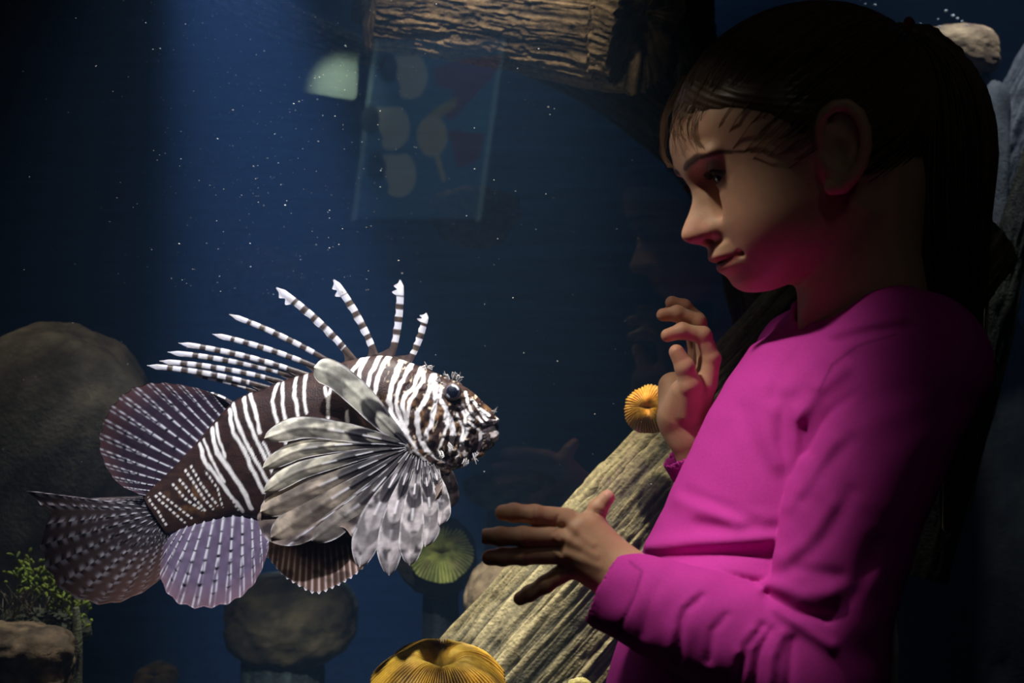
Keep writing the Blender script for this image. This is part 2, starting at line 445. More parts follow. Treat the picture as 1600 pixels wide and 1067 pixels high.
# --- diagonal beam
log('driftwood_beam', [at(560, 1390, 1.40), at(690, 1242, 1.42), at(818, 1096, 1.45), at(1020, 868, 1.49), at(1220, 640, 1.54), at(1400, 430, 1.60), at(1480, 330, 1.62)], [0.105, 0.105, 0.104, 0.102, 0.098, 0.10, 0.10],
    'broad diagonal driftwood beam with deep grain behind the hands', flat=0.6, amp=0.008, light=(0.40, 0.33, 0.17), dark=(0.03, 0.026, 0.012), n=440, m=400, seed=2.2)
# --- left boulder and neighbours
rock('boulder', at(20, 800, 1.68), (0.125, 0.10, 0.24), 'big smooth brown boulder leaning behind the tail of the fish', rot=(0.1, 0.42, 0), col=(0.30, 0.25, 0.17), col2=(0.14, 0.11, 0.07), amp=0.05, freq=1.3, box_=2.6, seed=2.0)
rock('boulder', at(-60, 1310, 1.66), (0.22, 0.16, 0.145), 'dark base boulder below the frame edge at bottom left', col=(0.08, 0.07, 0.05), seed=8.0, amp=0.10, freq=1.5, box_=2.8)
rock('small_rock', at(38, 1040, 1.46), (0.052, 0.04, 0.042), 'small brown squared rock in the bottom left corner', rot=(0, 0.1, 0), col=(0.20, 0.13, 0.07), col2=(0.05, 0.035, 0.02), amp=0.10, freq=2.5, box_=3.4, seed=5.0)
log('twig', [at(112, 1240, 1.47), at(118, 1090, 1.47), at(121, 1000, 1.47), at(119, 950, 1.47)], [0.007, 0.006, 0.005, 0.003], 'thin upright twig beside the small corner rock', light=(0.16, 0.17, 0.08), n=50, m=16, amp=0.0008)
# algae tuft
mb = MB()
for k in range(260):
    t = RNG.random(); p = np.array(at(28+100*t+RNG.normal(0, 12), 890+62*t+RNG.normal(0, 14), 1.50+RNG.normal(0, 0.012)))
    d = RNG.normal(0, 1, 3); d[2] = abs(d[2])+0.3; d /= np.linalg.norm(d)
    L = 0.004+0.006*RNG.random()
    v, f = tube(np.array([p, p+d*L*0.4, p+d*L*0.8, p+d*L]), [0.0006, 0.0019, 0.0017, 0.0003], 5)
    g = 0.5+0.7*RNG.random()
    mb.add(v, f, (0.20*g, 0.26*g, 0.025*g))
tag(mb.build('algae', attr_mat('algae', 0.6, 0.4, trans=0.3)), 'bright green leafy algae tuft below the tail fin', 'algae', kind='stuff')
mb = MB()
for k in range(70):
    p = np.array(at(30+RNG.normal(0, 22), 955+RNG.normal(0, 8), 1.49)); q = p+np.array([RNG.normal(0, 0.012), RNG.normal(0, 0.01), 0.012+0.018*RNG.random()])
    v, f = tube(np.array([p, (p+q)/2+RNG.normal(0, 0.002, 3), q]), [0.0006, 0.0005, 0.0002], 4); mb.add(v, f, (0.25, 0.21, 0.14))
tag(mb.build('hair_algae', attr_mat('hair_algae', 0.7, 0.3, trans=0.3)), 'wispy tan hair algae above the small corner rock', 'algae', kind='stuff')
rock('algae_ledge', at(60, 985, 1.53), (0.055, 0.035, 0.024), 'dark mossy ledge stone under the green algae', col=(0.06, 0.065, 0.03), col2=(0.02, 0.02, 0.012), seed=3.0)
# --- dim rocks in the middle
rock('round_rock', at(455, 968, 1.95), (0.092, 0.085, 0.066), 'round dark mottled rock resting on a post under the fish', col=(0.17, 0.14, 0.07), col2=(0.06, 0.05, 0.03), amp=0.09, freq=1.6, box_=2.3, seed=7.0)
log('post', [at(440, 1270, 1.95), at(440, 1150, 1.95), at(442, 1030, 1.95)], [0.062, 0.060, 0.058], 'dim grey green wooden post carrying the round rock', light=(0.07, 0.11, 0.10), dark=(0.03, 0.045, 0.045), n=80, m=70, amp=0.003)
rock('flat_rock', at(802, 765, 2.0), (0.072, 0.06, 0.028), 'flat dim rock above the pointing fingers', col=(0.16, 0.14, 0.10), col2=(0.06, 0.055, 0.05), amp=0.08, seed=12.0)
log('post', [at(800, 1290, 2.02), at(800, 1000, 2.02), at(805, 780, 2.02)], [0.05, 0.045, 0.04], 'dark post behind the beam carrying the flat rock', light=(0.02, 0.03, 0.04), dark=(0.01, 0.015, 0.02), n=60, m=50, amp=0.003)
rock('coral_rock', at(686, 872, 1.86), (0.052, 0.045, 0.054), 'dark round rock carrying the green coral between fish and hand', col=(0.10, 0.09, 0.06), col2=(0.04, 0.035, 0.03), amp=0.07, seed=1.0)
log('post', [at(690, 1300, 1.87), at(690, 1100, 1.87), at(688, 905, 1.87)], [0.03, 0.026, 0.024], 'dark thin post under the green coral rock', light=(0.02, 0.03, 0.035), dark=(0.01, 0.014, 0.018), n=60, m=40, amp=0.002)
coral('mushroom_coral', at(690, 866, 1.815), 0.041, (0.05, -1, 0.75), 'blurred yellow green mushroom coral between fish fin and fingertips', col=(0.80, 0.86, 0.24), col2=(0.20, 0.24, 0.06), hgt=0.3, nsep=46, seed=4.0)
rock('side_rock', at(800, 945, 1.62), (0.055, 0.05, 0.06), 'tan rock half hidden behind the diagonal beam below the fingers', col=(0.22, 0.16, 0.09), col2=(0.10, 0.07, 0.04), amp=0.07, seed=6.5)
rock('hanging_rock', at(742, 338, 2.35), (0.072, 0.05, 0.05), 'faint brown rock hanging in blue water left of the face', col=(0.20, 0.13, 0.09), col2=(0.07, 0.05, 0.045), amp=0.14, box_=2.2, seed=9.0)
rock('far_rock', at(400, 445, 2.9), (0.10, 0.07, 0.08), 'very dim brown rock deep in the water above the spines', col=(0.11, 0.075, 0.06), col2=(0.05, 0.04, 0.035), amp=0.08, seed=10.0)
# --- bright corals
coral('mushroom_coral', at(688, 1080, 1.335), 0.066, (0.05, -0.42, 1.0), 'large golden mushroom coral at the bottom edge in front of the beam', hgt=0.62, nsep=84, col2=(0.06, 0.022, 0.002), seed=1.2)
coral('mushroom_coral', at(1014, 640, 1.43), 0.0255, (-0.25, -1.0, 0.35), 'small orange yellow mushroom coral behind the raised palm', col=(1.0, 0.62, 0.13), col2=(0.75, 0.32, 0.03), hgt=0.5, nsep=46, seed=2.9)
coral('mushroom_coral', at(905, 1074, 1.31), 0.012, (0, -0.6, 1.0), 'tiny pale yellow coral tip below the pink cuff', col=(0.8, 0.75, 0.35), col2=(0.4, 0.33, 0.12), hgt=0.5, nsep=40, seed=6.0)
rock('coral_base_rock', at(690, 1220, 1.34), (0.062, 0.045, 0.09), 'brown rock under the golden mushroom coral at the bottom', col=(0.14, 0.11, 0.07), seed=15.0, amp=0.1)
coral('mushroom_coral', at(243, 1062, 1.9), 0.030, (0, -0.7, 1), 'very dim brown coral at the bottom edge under the anal fin', col=(0.20, 0.14, 0.03), col2=(0.05, 0.04, 0.01), nsep=50, seed=7.0)
# --- right side
rock('capstone', at(1490, 84, 1.92), (0.058, 0.05, 0.037), 'rounded tan rock on the grey pillar behind the ponytail', col=(0.40, 0.27, 0.15), col2=(0.16, 0.10, 0.06), amp=0.08, freq=1.5, box_=2.6, seed=13.0)
rock('pillar_stone', at(1500, 340, 1.93), (0.055, 0.05, 0.19), 'tall grey stone pillar behind the ponytail under the tan rock', rot=(0, 0.04, 0), col=(0.13, 0.135, 0.14), col2=(0.05, 0.05, 0.055), amp=0.08, freq=2.0, box_=5, seed=14.0)
rock('boulder', at(1500, 900, 2.2), (0.14, 0.12, 0.40), 'rock base coloured near black for the shadow behind the back of the girl', col=(0.016, 0.017, 0.016), col2=(0.008, 0.008, 0.008), amp=0.1, box_=3, seed=24.0)  # shadow put into the colour, lowered so the lamp spill stays hidden
log('driftwood_log', [at(1500, 420, 2.02), at(1560, 280, 2.02), at(1610, 160, 2.02), at(1690, 20, 2.02)], [0.03, 0.04, 0.045, 0.045], 'blue grey driftwood leaning at the right edge beside the pillar', light=(0.14, 0.14, 0.15), dark=(0.03, 0.03, 0.035), seed=18.0, n=140, m=90)
log('driftwood_log', [at(1440, 900, 1.75), at(1520, 620, 1.75), at(1575, 400, 1.76), at(1660, 150, 1.78)], [0.03, 0.03, 0.025, 0.02], 'dim mossy branch rising at the right edge behind the hair', light=(0.07, 0.065, 0.03), dark=(0.02, 0.02, 0.012), seed=28.0, n=140, m=70)
# white beads standing in for glints on the water surface, top right
M_glint = flat_mat('glint_bead', (0.9, 0.95, 1.0), 0.1, 0.8, 0.0, 5, bump=0)
for k, (x, y, r) in enumerate([(1438, 38, 5), (1466, 30, 4), (1468, 42, 5), (1478, 17, 6), (1489, 25, 7), (1496, 29, 6), (1503, 34, 5), (1511, 40, 4), (1345, -2, 6), (1367, 8, 6), (1352, 6, 4)]):
    o = rock('glint_bead', at(x, y, 1.80), (r*0.00028,)*3, None, n=12, m=16, amp=0.15)
    o.data.materials.clear(); o.data.materials.append(M_glint)
    tag(o, 'tiny white bead standing in for a surface glint near the tan rock at top right' if x > 1400 else 'tiny white bead standing in for a surface glint above the hair of the girl', 'glint_bead', 'glint beads over the right rock' if x > 1400 else 'glint beads over the hair')
# drifting specks
mb = MB(); octv = np.array([(1,0,0),(-1,0,0),(0,1,0),(0,-1,0),(0,0,1),(0,0,-1)], float)
octf = np.array([(0,2,4,4),(2,1,4,4),(1,3,4,4),(3,0,4,4),(2,0,5,5),(1,2,5,5),(3,1,5,5),(0,3,5,5)])[:, :3]
V = []; Fs = []
for k in range(900):
    if k < 560: x, y = 260+330*RNG.random()+60*RNG.normal(), 460*RNG.random()
    else: x, y = 1050*RNG.random(), 760*RNG.random()
    Yp = 1.26+0.75*RNG.random()**1.3
    r = 0.00022+0.00042*RNG.random()**4
    V.append(octv*r*np.array([1+1.2*RNG.random(), 1, 1])+np.array(at(x, y, Yp))); Fs.append(octf+6*k)
o = mesh_obj('drifting_specks', np.concatenate(V), np.concatenate(Fs), flat_mat('speck', (0.8, 0.8, 0.75), 0.5, 0.3, 0, 5, bump=0))
tag(o, 'fine pale specks drifting in the blue water', 'particles', kind='stuff')
# ================================================================== backlit signs on the visitor side, seen mirrored in the glass
def mirror_at(px, py, yb):   # where a thing at depth yb stands so that its mirror image falls on that pixel
    Yv = 2*YG-yb
    return Vector(((px-800)*Yv/F, yb, H-(py-533.5)*Yv/F))
YS = -1.0
def panel(name, poly, y, mat, parent, thick=0.004):
    """flat printed shape, a prism with the outline poly (px) mirrored in the glass"""
    p = [mirror_at(x, z, y) for x, z in poly]; n = len(p)
    v = [tuple(q) for q in p]+[(q.x, q.y-thick, q.z) for q in p]
    f = [tuple(range(n)), tuple(range(2*n-1, n-1, -1))]+[(i, i+n, (i+1) % n+n, (i+1) % n) for i in range(n)]
    return mesh_obj(name, v, f, mat, parent, smooth=False)
def oval(cx, cy, rx, ry, a0=0, a1=360, n=28):
    return [(cx+rx*math.cos(math.radians(a0+(a1-a0)*i/n)), cy+ry*math.sin(math.radians(a0+(a1-a0)*i/n))) for i in range(n if a1-a0 >= 360 else n+1)]
root = empty('info_sign', mirror_at(670, 330, YS-0.02))
tag(root, 'blue backlit picture sign with three pale cups mirrored in the glass', 'sign')
SG = 1.5
E = lambda n, c, s=1.0: emit_mat(n, c, s*SG)
panel('board', [(588, 60), (786, 60), (745, 340), (552, 340)], YS-0.006, E('sign_blue', (0.06, 0.17, 0.32), 0.55), root, 0.02)
for a, b_ in [((588, 60), (552, 345)), ((786, 60), (747, 345))]:
    panel('frame_edge', [(a[0]-4, a[1]), (a[0]+4, a[1]), (b_[0]+4, b_[1]), (b_[0]-4, b_[1])], YS-0.002, E('sign_edge', (0.25, 0.42, 0.48), 0.55), root)
cream = E('sign_cream', (0.50, 0.56, 0.47), 0.50); hole = E('sign_hole', (0.03, 0.05, 0.05), 0.4)
for (cx, cy) in [(640, 118), (612, 198), (622, 272)]:
    panel('cup', [(cx-33, cy-30), (cx+10, cy-32)]+oval(cx, cy, 28, 36, -70, 125, 20)+[(cx-14, cy+18)], YS, cream, root)
    panel('cup_mouth', oval(cx-34, cy-12, 15, 22), YS+0.001, hole, root)
panel('paddle', oval(675, 212, 24, 32), YS+0.002, E('sign_yellow', (0.50, 0.50, 0.30), 0.5), root)
panel('paddle_handle', [(678, 242), (686, 240), (697, 282), (691, 284)], YS+0.001, E('sign_stem', (0.4, 0.38, 0.22), 0.6), root)
panel('ribbon', [(668, 178), (690, 162), (715, 150), (712, 166), (690, 182), (672, 196)], YS+0.001, E('sign_ribbon', (0.38, 0.36, 0.10), 0.5), root)
red = E('sign_red', (0.22, 0.04, 0.05), 0.4)
panel('red_shape', [(676, 105), (725, 92), (785, 85), (778, 110), (740, 150), (702, 190), (694, 178), (712, 140), (682, 134)], YS, red, root)
panel('red_shape', [(700, 205), (760, 198), (748, 250), (715, 262)], YS, red, root)
panel('blue_shape', [(722, 205), (752, 160), (768, 170), (758, 208)], YS+0.001, E('sign_teal', (0.05, 0.25, 0.35), 0.5), root)
# second panel: pale rounded board, lit at its lower corner by a small lamp
root2 = empty('wall_panel', mirror_at(450, 155, YS-0.02))
tag(root2, 'pale green rounded panel with lit corner mirrored at top left', 'panel')
cnr = [(558, -160), (558-0, 118)]
poly = [(572, -160), (557, 138)]+[(549-16*0+8*math.cos(math.radians(t)), 146+9*math.sin(math.radians(t))) for t in (10, 40, 70, 95)]+[(380, 128), (300, 110), (310, -160)]
pm, nt, b = nmat('panel_face'); b.inputs['Base Color'].default_value = (0.50, 0.62, 0.50, 1); b.inputs['Roughness'].default_value = 0.5
panel('board', poly, YS, pm, root2, 0.012)
c = mirror_at(480, 60, YS+0.20); q = mirror_at(535, 140, YS)
spot('panel_lamp', c, q, 12.0, (0.85, 1.0, 0.82), 52, 1.0, 0.006)
# ================================================================== lionfish
YF = 1.32
KF = YF/F
def fw(P, dy):
    """fish frame (photo px, px) + depth in px-equivalents -> world"""
    P = np.asarray(P, float)
    x = (P[..., 0]-800)*KF; z = H-(P[..., 1]-533.5)*KF
    return np.stack([x, YF+np.asarray(dy, float)*KF+0*x, z], -1)
M_fish = attr_mat('fish_skin', 0.45, 0.22, 0.25, 700, var=0.12, vscale=250)
M_fin = attr_mat('fish_fin', 0.5, 0.22, 0.15, 600, trans=0.3)
M_spine = attr_mat('fish_spine', 0.4, 0.45, 0.1, 600, trans=0.2)
fish = empty('lionfish', fw((480, 800), 0)); tag(fish, 'striped brown and white lionfish with fanned fins hovering behind the glass', 'fish')
BR = np.array((0.022, 0.012, 0.012)); BR2 = np.array((0.050, 0.024, 0.020)); WH = np.array((0.92, 0.86, 0.84)); TAN = np.array((0.17, 0.085, 0.035))

top = [(779,664),(774,650),(766,638),(752,626),(738,612),(715,598),(682,583),(640,566),(600,556),(550,562),(500,578),(450,592),(410,608),(372,622),(338,655),(302,697),(264,737),(224,774)]
bot = [(779,676),(777,688),(768,700),(750,714),(735,722),(718,731),(690,740),(640,748),(585,776),(520,806),(466,822),(428,818),(404,812),(372,806),(350,810),(324,818),(292,828),(262,834)]
thk = [5, 12, 20, 27, 34, 43, 53, 60, 63, 60, 55, 49, 43, 38, 32, 25, 18, 11]
NS, NA = 430, 210
T = arc_resample(np.column_stack([top, bot, thk]).astype(float)[:, :5], NS)
tp, bt, tk = T[:, 0:2], T[:, 2:4], T[:, 4]
cen = (tp+bt)/2; hv = (tp-bt)/2
th = np.arange(NA)*2*np.pi/NA
ct, st = np.cos(th), np.sin(th)
sgn = lambda a, p: np.sign(a)*np.abs(a)**p
PX = cen[:, None]+hv[:, None]*sgn(ct, 0.92)[None, :, None]
DY = -tk[:, None]*sgn(st, 0.9)[None, :]*(0.82+0.18*np.cos(th))[None, :]
# relief of the head: brow, cheek, jaw, lips
near = np.abs(st)[None, :]**0.6
def bump(cx, cy, r, a):
    return a*np.exp(-((PX[..., 0]-cx)**2+(PX[..., 1]-cy)**2)/(r*r))*near
rel = bump(708, 606, 18, 7)+bump(745, 640, 14, 5)+bump(690, 680, 26, 8)+bump(730, 690, 16, 6)+bump(768, 648, 9, 6)+bump(772, 690, 9, 5)-bump(764, 672, 12, 9)-bump(722, 640, 12, 5)+bump(655, 640, 30, 4)
hd = np.clip((PX[..., 0]-600)/120, 0, 1)
nz = fbm(np.stack([PX[..., 0]/9.0, PX[..., 1]/9.0, np.sign(st)[None, :]*3+0*PX[..., 0]], -1), 3)
rel += hd*nz*4.0
gill = seg2(PX[..., 0], PX[..., 1], [(590, 640), (620, 660), (650, 700), (690, 732)])
rel += 5*np.exp(-(gill/9)**2)*near-4*np.exp(-((gill-16)/7)**2)*near
DY = DY+np.sign(DY)*rel
PX = PX+(hd*nz*1.6)[..., None]
stripes = [
 ([(362,640),(371,674),(388,701),(400,731),(416,765)],4.5),([(368,631),(380,665),(395,696),(412,728),(428,755)],4),([(384,621),(395,655),(409,689),(424,718),(438,745)],4),
 ([(392,613),(405,640),(413,674)],4),([(419,690),(432,715),(440,735)],3),([(334,668),(344,704),(361,726),(380,755),(396,792)],5),([(341,661),(350,690),(358,711)],3.6),
 ([(315,693),(327,721),(346,745),(366,774),(381,797)],4.4),([(323,686),(336,716),(347,735),(356,750)],3),([(436,598),(431,626),(442,664),(458,697)],3.8),([(445,598),(447,630),(454,658)],3.6),
 ([(464,588),(466,620),(474,651)],3.8),([(480,584),(481,622),(486,642)],3.6),([(512,604),(518,626),(518,653)],3.2),([(521,606),(518,626)],3),([(548,640),(550,662)],3.5),
 ([(567,560),(554,578),(548,600)],4.5),([(577,556),(566,577),(564,600)],4.5),([(596,556),(583,582),(576,612),(574,640)],4.8),([(609,556),(595,588),(589,618),(590,645)],5),
 ([(632,560),(616,598),(612,624),(618,648),(632,668)],5.2),([(645,568),(629,598),(623,628),(630,652),(640,672)],4.6),([(660,574),(650,602),(637,616),(634,634),(641,660)],4.2),
 ([(662,577),(665,592),(645,622),(641,656)],4),([(678,586),(671,618),(655,642),(657,676),(668,700)],5.5),([(679,586),(684,624),(681,642),(668,682)],5.2),([(690,602),(688,619),(697,634),(706,655),(712,678)],3.8),
 ([(699,634),(697,655),(708,668),(705,700)],3),([(719,633),(728,648),(731,668),(724,688),(728,712)],3.4),([(724,628),(734,651),(742,655)],3),([(728,612),(736,640),(748,651),(758,663)],3),
 ([(738,624),(748,636),(765,648)],3),([(741,628),(762,655),(778,658)],3.4),([(750,676),(772,668),(778,680)],4),([(714,645),(724,665),(721,695),(714,718)],3),([(735,658),(750,672),(750,695),(740,718)],3),
 ([(707,668),(711,682),(704,708)],2.6),([(700,645),(701,665),(691,692),(686,708)],2.8),([(650,700),(672,722),(700,735)],3.4),([(642,704),(664,730),(690,741)],3),([(660,690),(682,712),(706,724)],2.6),
 ([(600,650),(622,668),(646,704)],3.5),([(610,646),(634,668),(655,700)],3)]
dotted = [([(294,733),(312,760),(324,779),(336,793)],3.2),([(303,726),(317,752),(343,787)],3.2),([(285,748),(305,772),(324,797)],3),([(274,755),(293,777),(318,795)],3),
 ([(244,772),(268,794),(291,815)],3),([(234,777),(250,799),(262,820)],3),([(250,768),(275,786),(302,808)],2.8),([(350,748),(362,770),(374,795)],2.6),([(326,735),(345,760),(352,790)],2.4)]
X_, Y_ = PX[..., 0], PX[..., 1]
wob = 1.6*fbm(np.stack([X_/14, Y_/14, 0*X_], -1), 3)
wk = 0.75+0.5*noise(np.stack([X_/7, Y_/7, 0*X_+5], -1))
wh = np.zeros(X_.shape)
for pl, wd in stripes:
    d = seg2(X_+wob, Y_+wob*0.5, pl)
    wh = np.maximum(wh, np.clip((wd*0.62*(0.8+0.4*wk)-d)/1.3+0.5, 0, 1))
for pl, wd in dotted:
    d = seg2(X_+wob*0.5, Y_, pl)
    on = np.clip(np.sin((X_*0.55+Y_*0.83)*0.85)*2+1.1, 0, 1)
    wh = np.maximum(wh, np.clip((wd*0.6-d)/1.3+0.5, 0, 1)*on)
tan = np.clip(fbm(np.stack([X_/11, Y_/11, 0*X_+9], -1), 3)*1.4, 0, 1)
tanw = np.clip((X_-560)/80, 0, 1)*np.clip((Y_-600)/40, 0.15, 1)*np.clip((Y_-575)/40, 0, 1)*0.9+np.exp(-((X_-300)/40)**2-((Y_-780)/30)**2)*0.7
spk = np.clip((fbm(np.stack([X_/5, Y_/5, 0*X_+2], -1), 2)-0.55)*4, 0, 1)*np.clip((X_-585)/40, 0, 1)
bm = np.clip(0.5+0.5*fbm(np.stack([X_/18, Y_/5, 0*X_+1], -1), 3), 0, 1)[..., None]
C = BR*(1-bm)+BR2*bm
C = C*(1-(tan*tanw)[..., None])+TAN*(tan*tanw)[..., None]
C = C*(1-0.8*spk[..., None])+np.array((0.8, 0.62, 0.45))*0.8*spk[..., None]
C = C*(1-wh[..., None])+WH*wh[..., None]
V = fw(PX, DY)
mb = MB(); mb.add(V.reshape(-1, 3), grid_faces(NS, NA, True), C.reshape(-1, 3))
for e in (0, NS-1):
    ring = V[e]; cc = ring.mean(0)
    VV = np.concatenate([ring, cc+(ring-cc)*0.5, cc+(ring-cc)*0.02]); fc = grid_faces(3, NA, True)
    if e == 0: fc = fc[:, ::-1]
    mb.add(VV, fc, BR2*1.5)
mb.build('body', M_fish, fish)

# eyes
for s in (-1, 1):
    ph, t2 = np.meshgrid(np.linspace(0.001, np.pi-0.001, 24), np.arange(36)*2*np.pi/36, indexing='ij')
    d = np.stack([np.sin(ph)*np.cos(t2), np.cos(ph)*s, np.sin(ph)*np.sin(t2)], -1)   # pole faces outwards
    r = ph*57.3
    c = np.where((r < 44)[..., None], np.array((0.006, 0.008, 0.02)), np.where((r < 52)[..., None], np.array((0.10, 0.10, 0.14)), np.array((0.07, 0.045, 0.04))))
    ang = ((np.sin(t2*1+0.6) > 0.80) & (r > 34) & (r < 50)) | ((np.sin(t2*1+3.9) > 0.93) & (r > 38) & (r < 52))
    c = np.where(ang[..., None], np.array((0.55, 0.58, 0.68)), c)
    o = fw((709, 610), s*42)
    mesh_obj('eye', (d*np.array([14.0, 10.5, 14.0])*KF+o).reshape(-1, 3), grid_faces(24, 36, True), M_fish, fish, c.reshape(-1, 3))
# lips and cirri
def blob(name, px, dy, r, col, parent=fish, seed=0.0, amp=0.2, mat=None):
    ph, t2 = np.meshgrid(np.linspace(0.001, np.pi-0.001, 16), np.arange(22)*2*np.pi/22, indexing='ij')
    d = np.stack([np.sin(ph)*np.cos(t2), np.sin(ph)*np.sin(t2), np.cos(ph)], -1)
    rr = 1+amp*fbm(d*2.2+seed, 3)
    return mesh_obj(name, (d*rr[..., None]*np.array(r)*KF+fw(px, dy)).reshape(-1, 3), grid_faces(16, 22, True)[:, ::-1], mat or M_fish, parent, np.tile(np.array(col), (16*22, 1)))
blob('upper_lip', (771, 657), 0, (9, 20, 6), (0.75, 0.66, 0.66), seed=1)
blob('lower_lip', (772, 681), 0, (8, 19, 8), (0.72, 0.60, 0.58), seed=2)
for k, (x, y, dy, dx2, dy2, dd) in enumerate([(660, 574, -14, 8, -4, -6), (668, 573, -16, 10, 0, -8), (700, 592, -30, -4, -9, -4), (708, 590, -30, 2, -8, -4), (716, 594, -30, 6, -7, -4), (742, 708, -22, 3, 9, -6), (728, 716, -28, -2, 8, -6), (768, 646, -10, 6, -6, -2), (690, 700, -58, 3, 9, -4), (705, 690, -50, 6, 8, -4), (690, 594, -30, -5, -6, -5)]):
    mb = MB()
    for q in range(5):
        j = RNG.normal(0, 2.6, 4)
        p0 = fw((x+j[0], y+j[1]*0.5), dy); p1 = fw((x+dx2*0.6+j[0]*1.2, y+dy2*0.6+j[1]), dy+dd*0.6); p2 = fw((x+dx2+j[2], y+dy2+j[3]), dy+dd)
        v, f = tube(np.array([p0, p1, p2]), np.array([1.1, 0.9, 0.3])*KF, 6); mb.add(v, f, WH*(0.2+0.7*RNG.random()))
    mb.build('cirrus', M_fish, fish)

# ---- fan fins
def fan(name, base, outline, colf, nr=60, nt_=260, wave=4.0, dy0=0.0, dy1=0.0, nray=14, ridge=1.2, ragged=0.0, seed=0.0, thick=1.0, mat=None, parent=None):
    B = arc_resample(base, nt_); O = arc_resample(outline, nt_)
    s = np.linspace(0, 1, nr)[:, None]; t = np.linspace(0, 1, nt_)[None, :]
    ext = 1+ragged*(np.abs(((t*nray) % 1)-0.5)*2-0.5)
    P = B[None]+(O-B)[None]*(s*(1+(ext-1)*s))[..., None]
    rayd = np.abs(((t*nray) % 1)-0.5)*2            # 1 on the ray, 0 midway
    ry = np.exp(-((1-rayd)/0.22)**2)
    wv = wave*s*(np.sin(t*9+seed)+0.5*np.sin(t*21+2*seed))
    D1 = dy0+(dy1-dy0)*s+wv-ridge*ry*(1-0.5*s)
    C = colf(s+0*t, t+0*s, rayd+0*s, ry+0*s, P)
    V = fw(P, D1-thick*0.5).reshape(-1, 3); V2 = fw(P, D1+thick*0.5+2*ridge*ry*(1-0.5*s)).reshape(-1, 3)
    f = grid_faces(nr, nt_); n0 = len(V)
    bo = np.concatenate([np.arange(nt_), np.arange(1, nr)*nt_+nt_-1, (nr-1)*nt_+np.arange(nt_-2, -1, -1), np.arange(nr-2, 0, -1)*nt_])
    rim = np.stack([bo, np.roll(bo, -1), np.roll(bo, -1)+n0, bo+n0], -1)
    return mesh_obj(name, np.concatenate([V, V2]), np.concatenate([f, f[:, ::-1]+n0, rim[:, ::-1]]), mat or M_fin, parent or fish, np.concatenate([C.reshape(-1, 3)]*2))
def mixc(a, b, k): return np.asarray(a)*(1-k[..., None])+np.asarray(b)*k[..., None]
def col_dorsal(nray, body, line, edge, dots=True, dash=9.0):
    def f(s, t, rd, ry, P):
        jit = noise(np.stack([P[..., 0]/8, P[..., 1]/8, 0*s], -1))
        c = mixc(np.array(body), np.array(body)*1.7, np.clip(0.5+0.5*jit, 0, 1))
        c = mixc(c, np.array(edge), np.clip((s-0.72)/0.3, 0, 1)*0.6)
        # split rays: white lines flaring from the ray with distance
        u = (1-rd); wid = 0.11+0.24*np.exp(-s*5)
        off = 0.30*np.clip((s-0.30)/0.5, 0, 1)
        ln = np.exp(-((u-off)/wid)**2)
        ds = np.where(s > 0.5, np.clip(0.75+0.9*np.sin(s*dash*2*np.pi+np.floor(t*nray)*2.1), 0.15, 1), 1)
        c = mixc(c, np.array(line), np.clip(ln*1.3*ds, 0, 1)*(1-0.35*s))
        if dots:
            dd = np.clip(np.cos(s*7.5*2*np.pi+np.floor(t*nray+0.5)*1.7)*6-4.6, 0, 1)*np.exp(-((1-rd)/0.34)**2)*np.clip(s*4, 0, 1)*np.clip((0.95-s)*6, 0, 1)
            c = mixc(c, np.array((0.01, 0.008, 0.015)), np.clip(dd*1.4, 0, 1))
        return c
    return f
fan('soft_dorsal_fin', [(362,632),(346,655),(322,688),(300,728),(270,752),(232,774)],
    [(352,622),(318,608),(280,600),(240,598),(204,611),(178,638),(163,672),(161,700),(172,730),(192,756),(222,771)],
    col_dorsal(15, (0.034, 0.020, 0.036), (0.92, 0.90, 1.0), (0.20, 0.09, 0.08)), nray=15, wave=3, dy0=0, dy1=-16, ridge=1.6, ragged=0.02)
def col_tail(s, t, rd, ry, P):
    k = np.floor(t*17)
    on = np.clip(np.sin(s*13*2*np.pi*0.8+k*2.4)*2.2+0.2, 0, 1)*np.clip((rd-0.1)*2, 0, 1)
    dark = mixc(np.array((0.05, 0.038, 0.045))+0*P[..., :1], np.array((0.22, 0.12, 0.09)), np.clip(s*1.1-0.3, 0, 1)*0.5)
    c = mixc(dark, np.array((0.62, 0.58, 0.66)), np.clip(on*np.exp(-((1-rd)/0.55)**2)*1.2, 0, 1)*(1-0.45*s))
    dd = np.clip(np.cos(s*9*2*np.pi+k*1.9)*5-3.4, 0, 1)*np.clip((rd-0.35)*3, 0, 1)
    c = mixc(c, np.array((0.012, 0.009, 0.012)), dd)
    pink = np.exp(-((t-0.82)/0.16)**2)*np.clip(s-0.2, 0, 1)
    return mixc(c, np.array((0.42, 0.20, 0.15)), pink*0.5)
fan('tail_fin', [(226,776),(236,790),(246,806),(256,820),(264,832)],
    [(214,777),(160,779),(110,780),(38,769),(74,802),(62,845),(72,895),(104,932),(165,946),(225,924),(255,892),(268,842)],
    col_tail, nray=17, wave=5, dy0=0, dy1=14, ridge=1.4, seed=1.0, ragged=0.03)
fan('anal_fin', [(270,834),(300,816),(330,806),(365,802),(400,808),(432,828)],
    [(262,846),(257,895),(278,930),(315,944),(360,938),(395,915),(416,880),(430,838)],
    col_dorsal(12, (0.13, 0.095, 0.16), (0.95, 0.92, 1.0), (0.34, 0.18, 0.20), dash=3.0), nray=12, wave=3, dy0=-4, dy1=-26, ridge=2.4, seed=2.0, ragged=0.03)
